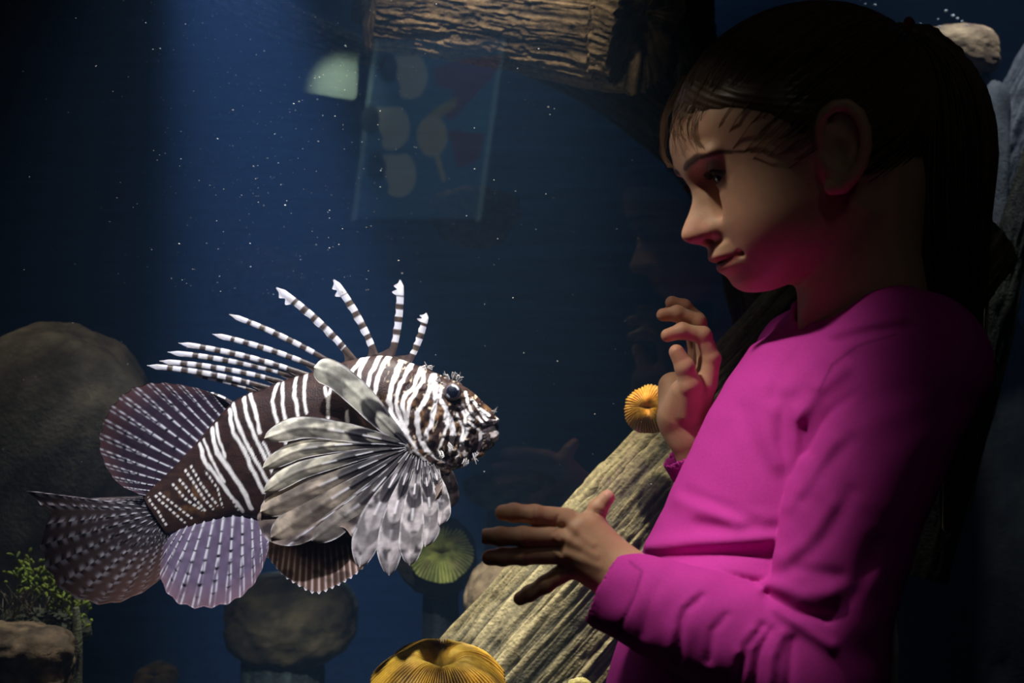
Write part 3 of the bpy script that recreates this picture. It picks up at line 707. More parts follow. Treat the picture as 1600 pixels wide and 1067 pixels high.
def col_pelv(s, t, rd, ry, P):
    c = mixc(np.array((0.11, 0.055, 0.035))+0*P[..., :1], np.array((0.62, 0.47, 0.46)), np.clip(np.exp(-((1-rd)/0.35)**2)*np.clip((s-0.3)*2.4, 0, 1), 0, 1))
    blot = np.clip(fbm(np.stack([P[..., 0]/20, P[..., 1]/12, 0*s+4], -1), 2)*2, 0, 1)
    c = mixc(c, np.array((0.035, 0.02, 0.015)), blot*0.7)
    return mixc(c, np.array((0.75, 0.72, 0.82)), np.clip((s-0.965)*40, 0, 1)*np.clip((rd-0.4)*3, 0, 1))
fan('pelvic_fin', [(428,824),(455,826),(490,818),(530,814),(568,822)], [(427,862),(448,886),(474,905),(500,917),(528,908),(556,892),(580,872)], col_pelv, nray=17, wave=2, dy0=-30, dy1=-52, ridge=1.8, seed=3.0, ragged=0.05)
fan('pelvic_fin', [(440,822),(470,824),(500,818),(540,814),(576,818)], [(445,852),(462,874),(486,890),(512,900),(540,892),(566,880),(590,862)], col_pelv, nray=17, wave=2, dy0=28, dy1=44, ridge=1.8, seed=5.0, ragged=0.05)

# ---- dorsal spines with banding and a membrane flag
spines = [((640,566),(667,489),9,1),((612,560),(626,437),10,1),((590,562),(521,436),10,1),((558,566),(433,449),10,1),((528,572),(358,491),8,0),((505,578),(331,522),8,0),((484,586),(280,536),8,0),((470,590),(262,550),8,0),((448,598),(248,564),8,0),((424,606),(231,571),8,0),((404,612),(300,585),6,0),((366,632),(326,614),6,0)]
for k, (b0, t0, wd, flag) in enumerate(spines):
    b0 = np.array(b0, float); t0 = np.array(t0, float); ax = t0-b0; L = np.linalg.norm(ax); nrm = np.array([-ax[1], ax[0]])/L
    if nrm @ np.array([-1, 0.4]) < 0: nrm = -nrm         # towards the tail
    n, m = 90, 14
    s = np.linspace(0, 1, n)
    bend = (0.030 if flag else 0.022)*L*np.sin(s*np.pi)
    ctr = b0+ax*s[:, None]-nrm*bend[:, None]
    half = 0.56*wd*(0.75+0.30*np.sin(s*np.pi*0.9))*np.clip((1.0-s)*14, 0.12, 1)
    front = half
    back = half.copy()
    if flag: back = back+8.0*np.exp(-((s-0.87)/0.08)**2)*(0.6+0.5*np.sin(s*70))+0.9*np.sin(s*40)
    back = back+(26 if flag else 12)*np.clip(1-s*(5.5 if flag else 5), 0, 1)**1.6      # web at the base
    q = np.linspace(-1, 1, m)
    offs = np.where(q[None] < 0, q[None]*front[:, None], q[None]*back[:, None])
    P = ctr[:, None]+nrm*offs[..., None]
    band = 0.5+0.5*np.sin((s*L/ (17 if flag else 20.0))*2*np.pi*0.85+k)
    band = np.clip((band-0.60)*6+0.5, 0, 1)
    band = np.where(s > (0.80 if flag else 0.84), 0.05, band); band = np.where(s < 0.17, 1.0, band)
    brown = np.array((0.075, 0.05, 0.045)); pale = np.array((0.86, 0.84, 0.92))
    cc = pale*(1-band[:, None, None])+brown*band[:, None, None]+0*P[..., :1]
    warm = np.clip(noise(np.stack([P[..., 0]/6, P[..., 1]/6, 0*P[..., 0]+k], -1)), 0, 1)[..., None]*0.45
    cc = cc*(1-warm)+np.array((0.62, 0.48, 0.30))*(0.35+0.65*(1-band[:, None, None]))*warm
    edge = np.clip((np.abs(offs)/np.maximum(half[:, None], 1)-0.6)*2, 0, 1)
    prof = 3.2*np.sqrt(np.clip(1-(offs/np.maximum(half[:, None]*1.05, 0.5))**2, 0.02, 1))*np.clip((1-s)*6, 0.2, 1)[:, None]
    zoff = (k % 3-1)*5.0
    VA = fw(P, zoff-prof); VB = fw(P, zoff+prof)
    f = grid_faces(n, m); n0 = n*m
    bo = np.concatenate([np.arange(m), np.arange(1, n)*m+m-1, (n-1)*m+np.arange(m-2, -1, -1), np.arange(n-2, 0, -1)*m])
    rim = np.stack([bo, np.roll(bo, -1), np.roll(bo, -1)+n0, bo+n0], -1)
    mesh_obj('dorsal_spine', np.concatenate([VA.reshape(-1, 3), VB.reshape(-1, 3)]), np.concatenate([f, f[:, ::-1]+n0, rim[:, ::-1]]), M_spine, fish, np.concatenate([cc.reshape(-1, 3)]*2))

# ---- pectoral fins: a web and overlapping leaf-like rays
def petal(parent, pts, wid, dyb, dyt, pale, nb, seed, dark0=0.35, tipw=0.8, curl=6.0, rib=True, blotch=0.4):
    n, m = 70, 19
    C0 = arc_resample(pts, n); t = np.gradient(C0, axis=0); t /= np.linalg.norm(t, axis=1)[:, None]
    nr = np.stack([-t[:, 1], t[:, 0]], -1); s = np.linspace(0, 1, n)
    W = np.interp(s, np.linspace(0, 1, len(wid)), wid)
    W = np.where(s > tipw, W*np.sqrt(np.clip(1-((s-tipw)/(1-tipw+1e-6))**2, 0.01, 1)), W)
    q = np.linspace(-1, 1, m)
    P = C0[:, None]+nr[:, None]*(q[None]*W[:, None]*0.5)[..., None]
    dy = dyb+(dyt-dyb)*s[:, None]+curl*(q[None]**2)*s[:, None]-2.6*np.exp(-(q[None]/0.16)**2)*(1-0.6*s[:, None])
    bnd = 0.5+0.5*np.sin(s[:, None]*nb*2*np.pi+seed+0.9*q[None]**2*3+0.8*noise(np.stack([P[..., 0]/14, P[..., 1]/14, 0*P[..., 0]+seed], -1)))
    bnd = np.clip((bnd-0.50)*3.6+0.25, 0, 1)*np.clip(1.35-s[:, None], 0.35, 1)
    bnd = np.maximum(bnd, np.clip((dark0-s[:, None])*5, 0, 1)*0.92)
    bnd = np.maximum(bnd, np.clip(fbm(np.stack([P[..., 0]/13, P[..., 1]/13, 0*P[..., 0]+seed+4], -1), 2)*2.2-0.35, 0, 1)*blotch)
    dk = np.array((0.022, 0.018, 0.024)); pl = np.array(pale)*0.80
    mot = np.clip(0.5+0.6*fbm(np.stack([P[..., 0]/9, P[..., 1]/9, 0*P[..., 0]+seed], -1), 3), 0, 1)[..., None]
    c = pl*(0.55+0.55*mot); c = c*(1-bnd[..., None])+dk*bnd[..., None]
    eg = np.clip((np.abs(q)[None]-0.80)*6, 0, 1)*(0.25+0.5*(np.sin(s[:, None]*nb*4*np.pi+seed) > 0))*np.ones((n, 1))
    c = c*(1-eg[..., None])+np.array((0.85, 0.80, 0.82))*eg[..., None]
    if rib:
        rb = np.exp(-(q[None]/0.13)**2)*np.clip((0.75-s[:, None])*3, 0, 1)
        rc = np.where((np.sin(s[:, None]*nb*2*np.pi*1.5+seed) > 0.1)[..., None], np.array((0.88, 0.84, 0.88)), dk*1.5)
        c = c*(1-rb[..., None]*0.9)+rc*rb[..., None]*0.9
    V = fw(P, dy-0.5).reshape(-1, 3); V2 = fw(P, dy+0.7).reshape(-1, 3)
    f = grid_faces(n, m); n0 = n*m
    bo = np.concatenate([np.arange(m), np.arange(1, n)*m+m-1, (n-1)*m+np.arange(m-2, -1, -1), np.arange(n-2, 0, -1)*m])
    rim = np.stack([bo, np.roll(bo, -1), np.roll(bo, -1)+n0, bo+n0], -1)
    return mesh_obj('ray', np.concatenate([V, V2]), np.concatenate([f, f[:, ::-1]+n0, rim[:, ::-1]]), M_fin, parent, np.concatenate([c.reshape(-1, 3)]*2))
def col_web(s, t, rd, ry, P):
    dk = np.array((0.05, 0.036, 0.04)); 
    mot = np.clip(0.5+0.7*fbm(np.stack([P[..., 0]/16, P[..., 1]/16, 0*s], -1), 3), 0, 1)
    c = mixc(dk+0*P[..., :1], np.array((0.34, 0.25, 0.21)), mot*np.clip(s*1.6-0.55, 0, 1))
    ln = np.exp(-((1-rd)/0.26)**2)
    on = np.clip(np.sin(s*6*2*np.pi+np.floor(t*13+0.5)*1.3)*2+0.8, 0, 1)
    on = np.where(s < 0.4, 1.0, on)
    return mixc(c, np.array((0.80, 0.76, 0.82)), np.clip(ln*on, 0, 1)*(1-0.4*s))
web = fan('pectoral_fin', [(628,676),(630,684),(636,694),(646,704),(660,714),(676,722),(690,727)],
    [(470,672),(440,730),(425,780),(418,800),(436,832),(480,838),(540,812),(566,830),(610,828),(650,806),(678,780),(696,752)],
    col_web, nray=14, wave=4, dy0=-64, dy1=-88, ridge=3.0, seed=1.0)
cream = (0.95, 0.85, 0.66); lav = (0.72, 0.64, 0.66); tanp = (0.66, 0.52, 0.40)
R_ = rays = [
 ([(640,690),(606,655),(570,615),(535,585),(504,572)], [14,26,36,40,40,40], -66, -98, (1.0, 0.95, 0.80), 2.6, 0.6, 0.30),
 ([(640,690),(590,678),(540,668),(485,662),(433,677)], [9,20,28,31,34,30], -66, -112, (1.0, 0.92, 0.75), 2.6, 1.8, 0.38),
 ([(640,692),(590,688),(530,690),(475,698),(429,722)], [8,14,20,25,28,26], -66, -106, cream, 2.8, 2.9, 0.52),
 ([(640,694),(590,700),(530,714),(475,730),(430,758)], [8,14,20,25,29,28], -66, -101, cream, 2.8, 0.4, 0.58),
 ([(640,696),(590,716),(530,742),(470,768),(424,788)], [8,14,22,32,42,42], -67, -97, tanp, 2.4, 1.9, 0.60),
 ([(640,698),(600,726),(545,760),(490,795),(440,826)], [8,14,24,38,48,46], -68, -94, tanp, 2.4, 3.0, 0.55),
 ([(642,700),(612,736),(575,775),(530,808),(500,832)], [8,14,26,38,44,40], -69, -92, (0.50, 0.42, 0.36), 2.3, 0.8, 0.52),
 ([(646,702),(622,742),(598,785),(582,830),(574,868)], [8,14,28,40,42,32], -72, -108, lav, 2.6, 1.5, 0.30),
 ([(652,706),(638,745),(625,790),(618,835),(618,880)], [8,14,28,37,38,28], -72, -116, lav, 2.8, 2.5, 0.30),
 ([(660,710),(655,745),(652,785),(650,828),(649,864)], [8,14,27,36,37,28], -72, -120, lav, 2.8, 0.2, 0.30),
 ([(668,714),(671,742),(676,775),(677,808),(671,838)], [8,13,23,30,32,24], -70, -112, lav, 2.8, 1.4, 0.28),
 ([(678,720),(687,742),(693,765),(695,788),(692,808)], [7,12,20,25,27,20], -66, -98, lav, 2.6, 2.6, 0.25)]
for k, (pts, wd, d0, d1, pc, nb, sd_, dk0) in enumerate(rays):
    petal(web, pts, wd, d0, d1-(k % 2)*3, pc, nb, sd_, dk0, tipw=0.80 if k else 0.9, rib=(k != 0), blotch=0.9 if k > 6 else 0.45)
web2 = fan('pectoral_fin', [(628,676),(636,694),(660,714),(690,727)], [(500,690),(470,760),(480,820),(560,830),(640,812),(690,770)], col_web, nray=12, wave=4, dy0=60, dy1=95, ridge=3.0, seed=4.0)
for k, (pts, wd, d0, d1, pc, nb, sd_, dk0) in enumerate(rays[1::2]):
    petal(web2, [(x+6, y-4) for x, y in pts], wd, -d0, -d1+6, pc, nb, sd_, dk0, curl=-6.0)
# ================================================================== the girl
D = 1.0; K = D/F
def gw(P):
    P = np.asarray(P, float)
    return np.stack([(P[..., 0]-800)*K, D+P[..., 1]*K, H+(533.5+P[..., 2])*K], -1)
def G(px, py, gy):
    s = (D+gy*K)/D
    return np.array((800+(px-800)*s, gy, -(533.5+(py-533.5)*s)))
girl = empty('person', Vector(((1170-800)*K, D, 0.0)))
tag(girl, 'child in a magenta long sleeved top with brown ponytail looking at the fish', 'person')
M_skin = attr_mat('skin', 0.5, 0.35, 0.12, 900, sss=0.35, ssr=(0.007, 0.0028, 0.0014), var=0.05, vscale=120)
M_hair = attr_mat('hair', 0.38, 0.45, 0.0)
M_shirt = attr_mat('shirt_cotton', 0.85, 0.15, 0.20, 1400, var=0.06, vscale=500)
SK = np.array((0.62, 0.365, 0.245))

# ---------------- head frame: u forward, v up along the tilted head, w towards the near side
CU = np.array((1270.0, 0.0, -230.0)); CT, ST = 0.927, 0.375
YAW = math.radians(9)
def head_uvw(X, Y, Z):
    dx, dz = X-CU[0], Z-CU[2]
    u = -CT*dx-ST*dz; v = -ST*dx+CT*dz; w_ = -Y
    return u*math.cos(YAW)+w_*math.sin(YAW), v, -u*math.sin(YAW)+w_*math.cos(YAW)
def head_inv(u, v, w_):
    u, v, w_ = np.broadcast_arrays(u, v, w_)
    a = u*math.cos(YAW)-w_*math.sin(YAW); b_ = u*math.sin(YAW)+w_*math.cos(YAW)
    dx = -CT*a-ST*v; dz = -ST*a+CT*v
    return np.stack([CU[0]+dx, -b_, CU[2]+dz], -1)
def tab(x, t, sg=0.0):
    t = sorted(t); xs = np.arange(t[0][0]-40, t[-1][0]+41, 1.0)
    ys = np.interp(xs, [a for a, b_ in t], [b_ for a, b_ in t])
    if sg:
        kk = np.exp(-0.5*(np.arange(-int(3*sg), int(3*sg)+1)/sg)**2); kk /= kk.sum()
        ys = np.convolve(np.pad(ys, len(kk)//2, mode='edge'), kk, mode='valid')
    return np.interp(x, xs, ys).astype(np.float32)
Pm = [(140,186),(120,196),(98,203),(75,206.5),(53,207),(40,206),(22,203),(7,202),(-5,206),(-24,219),(-38,230.5),(-47,236.5),(-53,238.5),(-58,238),(-64,235),(-70,229),(-76,220),(-84,213.5),(-92,213.5),(-97,215.5),(-101,216.5),(-105,215.5),(-109,212),(-112,209),(-115,209.5),(-120,211),(-126,209.5),(-132,205),(-140,202),(-146,201.5),(-154,202),(-162,200),(-170,195),(-178,186),(-186,170)]
Bm = [(140,186),(120,196),(98,203),(75,206),(53,205),(30,200),(7,195),(-20,193),(-50,194),(-84,197),(-112,199),(-132,199),(-146,200),(-154,202),(-162,200),(-170,195),(-178,186),(-186,170)]
Wm = [(160,120),(130,136),(90,142),(50,141),(20,136),(0,132),(-40,129),(-80,125),(-110,117),(-135,104),(-155,87),(-175,64),(-190,52)]
def cranium(u, v, w_, o=0.0):
    q = np.sqrt(((u-3)/(201+o))**2+((v-45)/(160+o))**2+(w_/(150+o))**2)
    return (q-1)*(160+o)
def face_base(u, v, w_, o=0.0):
    # smoothed tables: nose, lips are gated across the face
    B = tab(v, Bm, 5); P = tab(v, Pm, 1.8); Wv = tab(v, Wm, 9)+o
    nose = np.clip(P-B, 0, 60)*np.clip((v+90)/8, 0, 1)
    lips = np.clip(P-B, -6, 30)*np.clip((-82-v)/8, 0, 1)
    nw = np.interp(v, [-86, -60, -40, 0, 30], [21, 25, 22, 15, 13]).astype(np.float32)
    aw = np.abs(w_)
    ng = 1/(1+(aw/nw)**2.6*1.0)*np.clip(1.6-aw/(nw*3.2), 0, 1)
    lg = np.clip(1-(aw/54)**2, 0, 1)
    up = B+o-40
    A = up
    q = (np.abs((u-40)/A)**2.15+(aw/Wv)**2.15)**(1/2.15)
    d = (q-1)*np.minimum(A, Wv)*0.9
    d = smax(d, (v-(112+o))*0.9, 40)
    return d-(nose*ng+lips*lg)*np.clip((u-90)/50, 0, 1)*0.95
def head_field(u, v, w_):
    aw = np.abs(w_)
    f = face_base(u, v, w_)
    vb = np.interp(u, [-60, 0, 25, 60, 110, 150, 186, 200], [-60, -85, -120, -158, -182, -187, -182, -174]).astype(np.float32)
    f = smax(f, (vb-v)*0.85, 26)
    d = smin(cranium(u, v, w_), f, 24)
    d = smin(d, ell(u, v, aw, (116, -66, 66), (58, 64, 48)), 55)            # cheek
    d = smin(d, ell(u, v, aw, (189, 45, 46), (11, 10, 40)), 18)             # brow ridge
    d = smin(d, ell(u, v, aw, (203, -60, 23), (17, 13, 12)), 9)             # nostril wing
    d = smax(d, -ell(u, v, aw, (216, -75, 12.5), (10, 8, 5.5)), 4)          # nostril
    d = smax(d, -ell(u, v, aw, (200, 13, 60), (21, 19, 36)), 17)            # eye socket
    d = smax(d, -ell(u, v, aw, (188, -20, 40), (14, 30, 12)), 16)           # beside the nose
    # mouth line
    ml = np.sqrt(((v+112-0.0015*aw**2)/1.6)**2+((u-(208-0.0105*aw**2))/6)**2)
    d = smax(d, -((ml-1)*1.6+np.clip(aw-42, 0, 300)*1.2), 3)
    d = smax(d, -ell(u, v, aw, (188, -111, 54), (8, 4, 5)), 6)              # mouth corner
    # lids
    lid = np.sqrt((u-159)**2+(v-11)**2+(aw-59)**2)-31.0
    ve, we = v-11, (aw-59)/27.0
    open_ = np.maximum(ve-(10.5*(1-we**2)-0.5), (-10.0*(1-we**2)-1.0)-ve)
    d = smin(d, lid, 8)
    cut = np.maximum(open_, np.sqrt((u-159)**2+(v-11)**2+(aw-59)**2)-36)
    d = smax(d, -cut, 3)
    return d
def ear_field(X, Y, Z, d):
    # helix traced round the near ear
    hp = [(1290,238,-152),(1281,218,-160),(1280,198,-166),(1287,178,-171),(1303,166,-176),(1324,164,-181),(1342,178,-186),(1352,203,-188),(1353,230,-186),(1346,256,-181),(1333,274,-174),(1316,289,-166),(1300,293,-160)]
    hr = [6,7,8,8.5,9,9,9,9,9,9.5,11,13,11]
    e = chain(X, Y, Z, [G(*p) for p in hp], hr)
    ah = [(1312,186,-160),(1330,200,-166),(1337,222,-168),(1331,245,-165),(1312,258,-161),(1302,268,-160)]
    e2 = chain(X, Y, Z, [G(*p) for p in ah], [7,8,9,10,11,12])
    c = G(1316, 228, -150)
    bowl = ell(X, Y, Z, c, (40, 20, 62))
    e = smin(smin(e, e2, 9), bowl, 8)
    e = smin(e, chain(X, Y, Z, [G(1288,240,-150), G(1291,254,-158)], [9, 8]), 8)       # tragus
    e = smax(e, -ell(X, Y, Z, G(1309, 236, -176), (15, 15, 22)), 5)
    e = smax(e, -ell(X, Y, Z, G(1302, 203, -182), (11, 12, 20)), 6)
    return smin(d, e, 12)
def body_field(X, Y, Z):
    u, v, w_ = head_uvw(X, Y, Z)
    d = head_field(u, v, w_)
    neck = chain(X, Y, Z, [np.array((1345, 0, -290)), np.array((1342, 0, -400)), np.array((1352, 5, -520)), np.array((1365, 5, -640))], [98, 94, 104, 150])
    d = smin(d, neck, 30)
    d = smin(d, chain(X, Y, Z, [G(1345, 330, -96), G(1290, 440, -70), G(1262, 505, -35)], [16, 13, 12]), 30)   # neck muscle
    return ear_field(X, Y, Z, d)
HV, HF = sculpt(body_field, (1020, -230, -640), (1500, 175, 20), 2.2)
uu, vv, ww = head_uvw(HV[:, 0], HV[:, 1], HV[:, 2]); aw = np.abs(ww)
C = np.tile(SK, (len(HV), 1))
def paint(C, col, k): k = np.clip(k, 0, 1)[:, None]; return C*(1-k)+np.array(col)*k
C = paint(C, (0.66, 0.30, 0.21), 0.45*np.exp(-((uu-150)/50)**2-((vv+55)/35)**2-((aw-75)/40)**2))
C = paint(C, (0.64, 0.30, 0.22), 0.5*np.exp(-((vv+52)/18)**2)*(uu > 215))
lipd = np.abs(vv+113)-(14*np.clip(1-(aw/53)**2, 0, 1))
C = paint(C, (0.50, 0.155, 0.135), np.clip(-lipd/2.5+0.5, 0, 1)*(uu > 165)*(aw < 53)*0.9)
C = paint(C, (0.22, 0.06, 0.05), np.exp(-((vv+112-0.0015*aw**2)/2.6)**2)*(uu > 170)*(aw < 50)*0.8)
bv = np.interp(aw, [14, 30, 65, 92, 116], [40, 44, 47, 40, 24]); bt_ = np.interp(aw, [12, 20, 60, 100, 118], [2, 5.2, 5.6, 3.6, 1.5])
brn = noise(np.stack([aw/2.0+vv/2.5, vv/5.0, 0*aw], -1))
C = paint(C, (0.055, 0.032, 0.022), np.clip((bt_-np.abs(vv-bv))/3+0.4+0.35*brn, 0, 1)*(uu > 60)*(aw > 12)*(aw < 120)*0.92)
C = paint(C, (0.36, 0.17, 0.12), np.exp(-((np.sqrt((uu-159)**2+(vv-11)**2+(aw-59)**2)-31)/5)**2)*np.exp(-((vv-11)/15)**2)*0.45)
parts_v = [HV]; parts_f = [HF]; parts_c = [C]; nb = len(HV)

# ---------------- hands
def hand(fingers, palm, lo, hi, step=1.9, extra=None, kf=7.0, kp=16.0, nails=()):
    def fn(X, Y, Z):
        d = None
        for pts, rad in palm:
            e = chain(X, Y, Z, [G(*p) for p in pts], rad); d = e if d is None else smin(d, e, kp)
        fd = None
        for pts, rad in fingers:
            e = chain(X, Y, Z, [G(*p) for p in pts], rad, 4.0)
            for p, r in zip(pts[1:-1], rad[1:-1]):       # knuckles
                e = smin(e, np.sqrt((X-G(*p)[0])**2+(Y-G(*p)[1])**2+(Z-G(*p)[2])**2)-r*1.0, 5)
            fd = e if fd is None else np.minimum(fd, e)
        d = smin(d, fd, kf)
        return d if extra is None else extra(X, Y, Z, d)
    V, Fc = sculpt(fn, lo, hi, step)
    C = np.tile(SK*np.array((1.0, 0.97, 0.95)), (len(V), 1))
    for p in [f[0][-1] for f in fingers]:
        dd = np.linalg.norm(V-G(*p), axis=1); C = paint(C, (0.64, 0.31, 0.22), np.exp(-(dd/18)**2)*0.6)
    for (c, r) in nails:
        dd = np.linalg.norm((V-G(*c))/np.array(r), axis=1); C = paint(C, (0.74, 0.40, 0.34), np.clip((1-dd)*6, 0, 1))
    return V, Fc, C
GY = -120
fing = [
 ([(886,812,GY+6),(836,804,GY),(803,801,GY+6),(786,801,GY+12)], [17.5,14.2,13.4,12.2]),
 ([(872,838,GY-2),(817,838,GY-8),(782,838,GY-4),(761,838,GY+4)], [17.5,14.2,13.4,12.2]),
 ([(874,864,GY+2),(818,868,GY-2),(786,870,GY+2),(765,871,GY+8)], [17,13.8,13,12]),
 ([(890,888,GY+8),(852,913,GY+8),(828,927,GY+12),(813,935,GY+16)], [15.5,12.6,11.6,10.5]),
 ([(940,852,GY+18),(925,816,GY+14),(934,795,GY+12),(949,777,GY+12)], [25,18,14.0,11.2])]
palm = [([(980,905,GY-8),(905,826,GY)], [34,20]), ([(980,905,GY-8),(893,845,GY-4)], [34,20]), ([(975,905,GY-6),(893,866,GY)], [34,20]), ([(970,908,GY-2),(903,884,GY+8)], [32,19]), ([(1090,962,GY-40),(975,898,GY-6)], [46,36]), ([(975,895,GY),(925,822,GY+6)], [33,20])]
def creases(X, Y, Z, d):
    s = (D+Y*K)/D; px = 800+(X-800)/s; py = 533.5+(-Z-533.5)/s
    for pl, wd, a in [([(872,806),(866,822)],3,1.6),([(880,822),(868,830)],2.6,1.4),([(866,838),(872,846)],4,-2.2),([(868,862),(876,872)],4,-2.0),([(836,792),(836,818)],2,1.0),([(818,826),(818,850)],2,1.0),([(820,856),(820,880)],2,1.0),([(930,800),(942,806)],2,1.3),([(932,796),(942,800)],2,1.1),([(885,815),(925,850)],7,-1.6),([(880,840),(930,868)],7,-1.6),([(884,864),(935,885)],7,-1.4),([(882,826),(900,838)],9,1.8),([(882,853),(905,862)],9,1.8)]:
        d = d+a*np.exp(-(seg2(px, py, pl)/wd)**2)*(Y < GY+20)
    return d
V, Fc, C = hand(fing, palm, (755, GY-95, -1010), (1110, GY+75, -745), 1.5, creases, nails=[((953,773,GY+4),(7,9,10))])
parts_v.append(V); parts_f.append(Fc+nb); parts_c.append(C); nb += len(V)
G2 = 150
fing = [
 ([(1106,600,G2-40),(1112,560,G2-40),(1098,524,G2-42),(1066,517,G2-44),(1043,524,G2-46)], [16,14.5,14,13,11]),
 ([(1102,590,G2-8),(1103,545,G2-6),(1090,503,G2-6),(1058,490,G2-8),(1036,492,G2-10)], [16,15,14,13,11]),
 ([(1096,586,G2+22),(1098,540,G2+26),(1088,500,G2+26),(1068,480,G2+24),(1050,473,G2+22)], [16,14.5,14,13,11.5]),
 ([(1086,596,G2+50),(1088,552,G2+54),(1080,515,G2+54),(1062,494,G2+52),(1046,486,G2+50)], [14,13,12,11,10]),
 ([(1076,642,G2-28),(1078,602,G2-52),(1070,574,G2-58),(1057,550,G2-58)], [24,19,15.5,12.5])]
palm = [([(1078,668,G2),(1100,600,G2-34)], [33,19]), ([(1074,668,G2+5),(1094,592,G2-6)], [33,19]), ([(1070,668,G2+12),(1086,592,G2+22)], [33,19]), ([(1062,660,G2+18),(1072,602,G2+46)], [32,17]), ([(1058,648,G2+14),(1052,605,G2+34)], [32,26]), ([(1060,645,G2-8),(1068,612,G2-34)], [30,22]), ([(1128,790,G2+20),(1084,690,G2+4)], [46,38])]
V, Fc, C = hand(fing, palm, (1000, G2-130, -860), (1240, G2+130, -440), 1.6)
parts_v.append(V); parts_f.append(Fc+nb); parts_c.append(C); nb += len(V)
mesh_obj('body', gw(np.concatenate(parts_v)), np.concatenate(parts_f), M_skin, girl, np.concatenate(parts_c))

# ---------------- eyes, lashes
M_eye = attr_mat('eyeball', 0.08, 0.6)
for sd_ in (1, -1):
    ph, t2 = np.meshgrid(np.linspace(0.001, np.pi-0.001, 40), np.arange(48)*2*np.pi/48, indexing='ij')
    g0 = np.array((0.93, -0.36, 0.06*sd_+0.05)); g0 /= np.linalg.norm(g0)
    a = np.cross(g0, (0, 0, 1)); a /= np.linalg.norm(a); b_ = np.cross(a, g0)
    dd = g0*np.cos(ph)[..., None]+(a*np.cos(t2)[..., None]+b_*np.sin(t2)[..., None])*np.sin(ph)[..., None]
    r = ph*57.3
    c = np.where((r < 11)[..., None], np.array((0.004,)*3), np.where((r < 27)[..., None], np.array((0.06, 0.05, 0.05)), np.array((0.55, 0.52, 0.52))))
    rad = 27.5+1.6*np.exp(-(r/22)**2)
    q = dd*rad[..., None]
    P = head_inv(159+q[..., 0], 11+q[..., 1], sd_*59+q[..., 2])
    mesh_obj('eyeball', gw(P).reshape(-1, 3), grid_faces(40, 48, True), M_eye, girl, c.reshape(-1, 3))
    mb = MB()
    for k in range(34):
        t = -0.92+1.84*k/33
        ww_ = t*26; vv_ = 10.5*(1-t*t)-0.5
        uu_ = math.sqrt(max(31.5**2-ww_**2-vv_**2, 1))
        L = 12*(0.7+0.3*RNG.random())
        p0 = head_inv(159+uu_-1, 11+vv_, sd_*59+ww_); p1 = head_inv(159+uu_+L*0.6, 11+vv_-L*0.25, sd_*59+ww_*1.12); p2 = head_inv(159+uu_+L, 11+vv_-L*0.05, sd_*59+ww_*1.22)
        vz, fz = tube(gw(np.array([p0, p1, p2])), np.array([0.9, 0.7, 0.2])*K, 4); mb.add(vz, fz, (0.012, 0.009, 0.008))
    mb.build('eyelashes', M_hair, girl)

# ---------------- hair
HL = [(210,116),(200,114),(175,103),(150,88),(125,73),(100,55),(80,30),(60,4),(40,-16),(25,-30),(12,-52),(0,-40),(-12,30),(-38,62),(-62,40),(-80,-30),(-95,-95),(-120,-135),(-160,-150),(-210,-150)]
def hair_field(X, Y, Z):
    u, v, w_ = head_uvw(X, Y, Z)
    d = smin(cranium(u, v, w_, 11), face_base(u, v, w_, 5), 20)
    hl = tab(u, HL)
    d = d+(1-np.clip((v-hl)/30, 0, 1))*7.0
    d = smax(d, (hl-v)*0.7+0.9*np.sin(v*0.09+u*0.05), 10)
    return d+0.9*np.sin((v*0.55-u*0.18+np.abs(w_)*0.35))
V, Fc = sculpt(hair_field, (1010, -190, -480), (1520, 190, 40), 3.0)
u, v, w_ = head_uvw(V[:, 0], V[:, 1], V[:, 2])
nz = noise(np.stack([v/7-u/30, u/60, w_/7], -1))
HC = np.array((0.105, 0.064, 0.042))
hair_cap = mesh_obj('hair', gw(V), Fc, M_hair, girl, HC*(1+0.35*nz[:, None]))
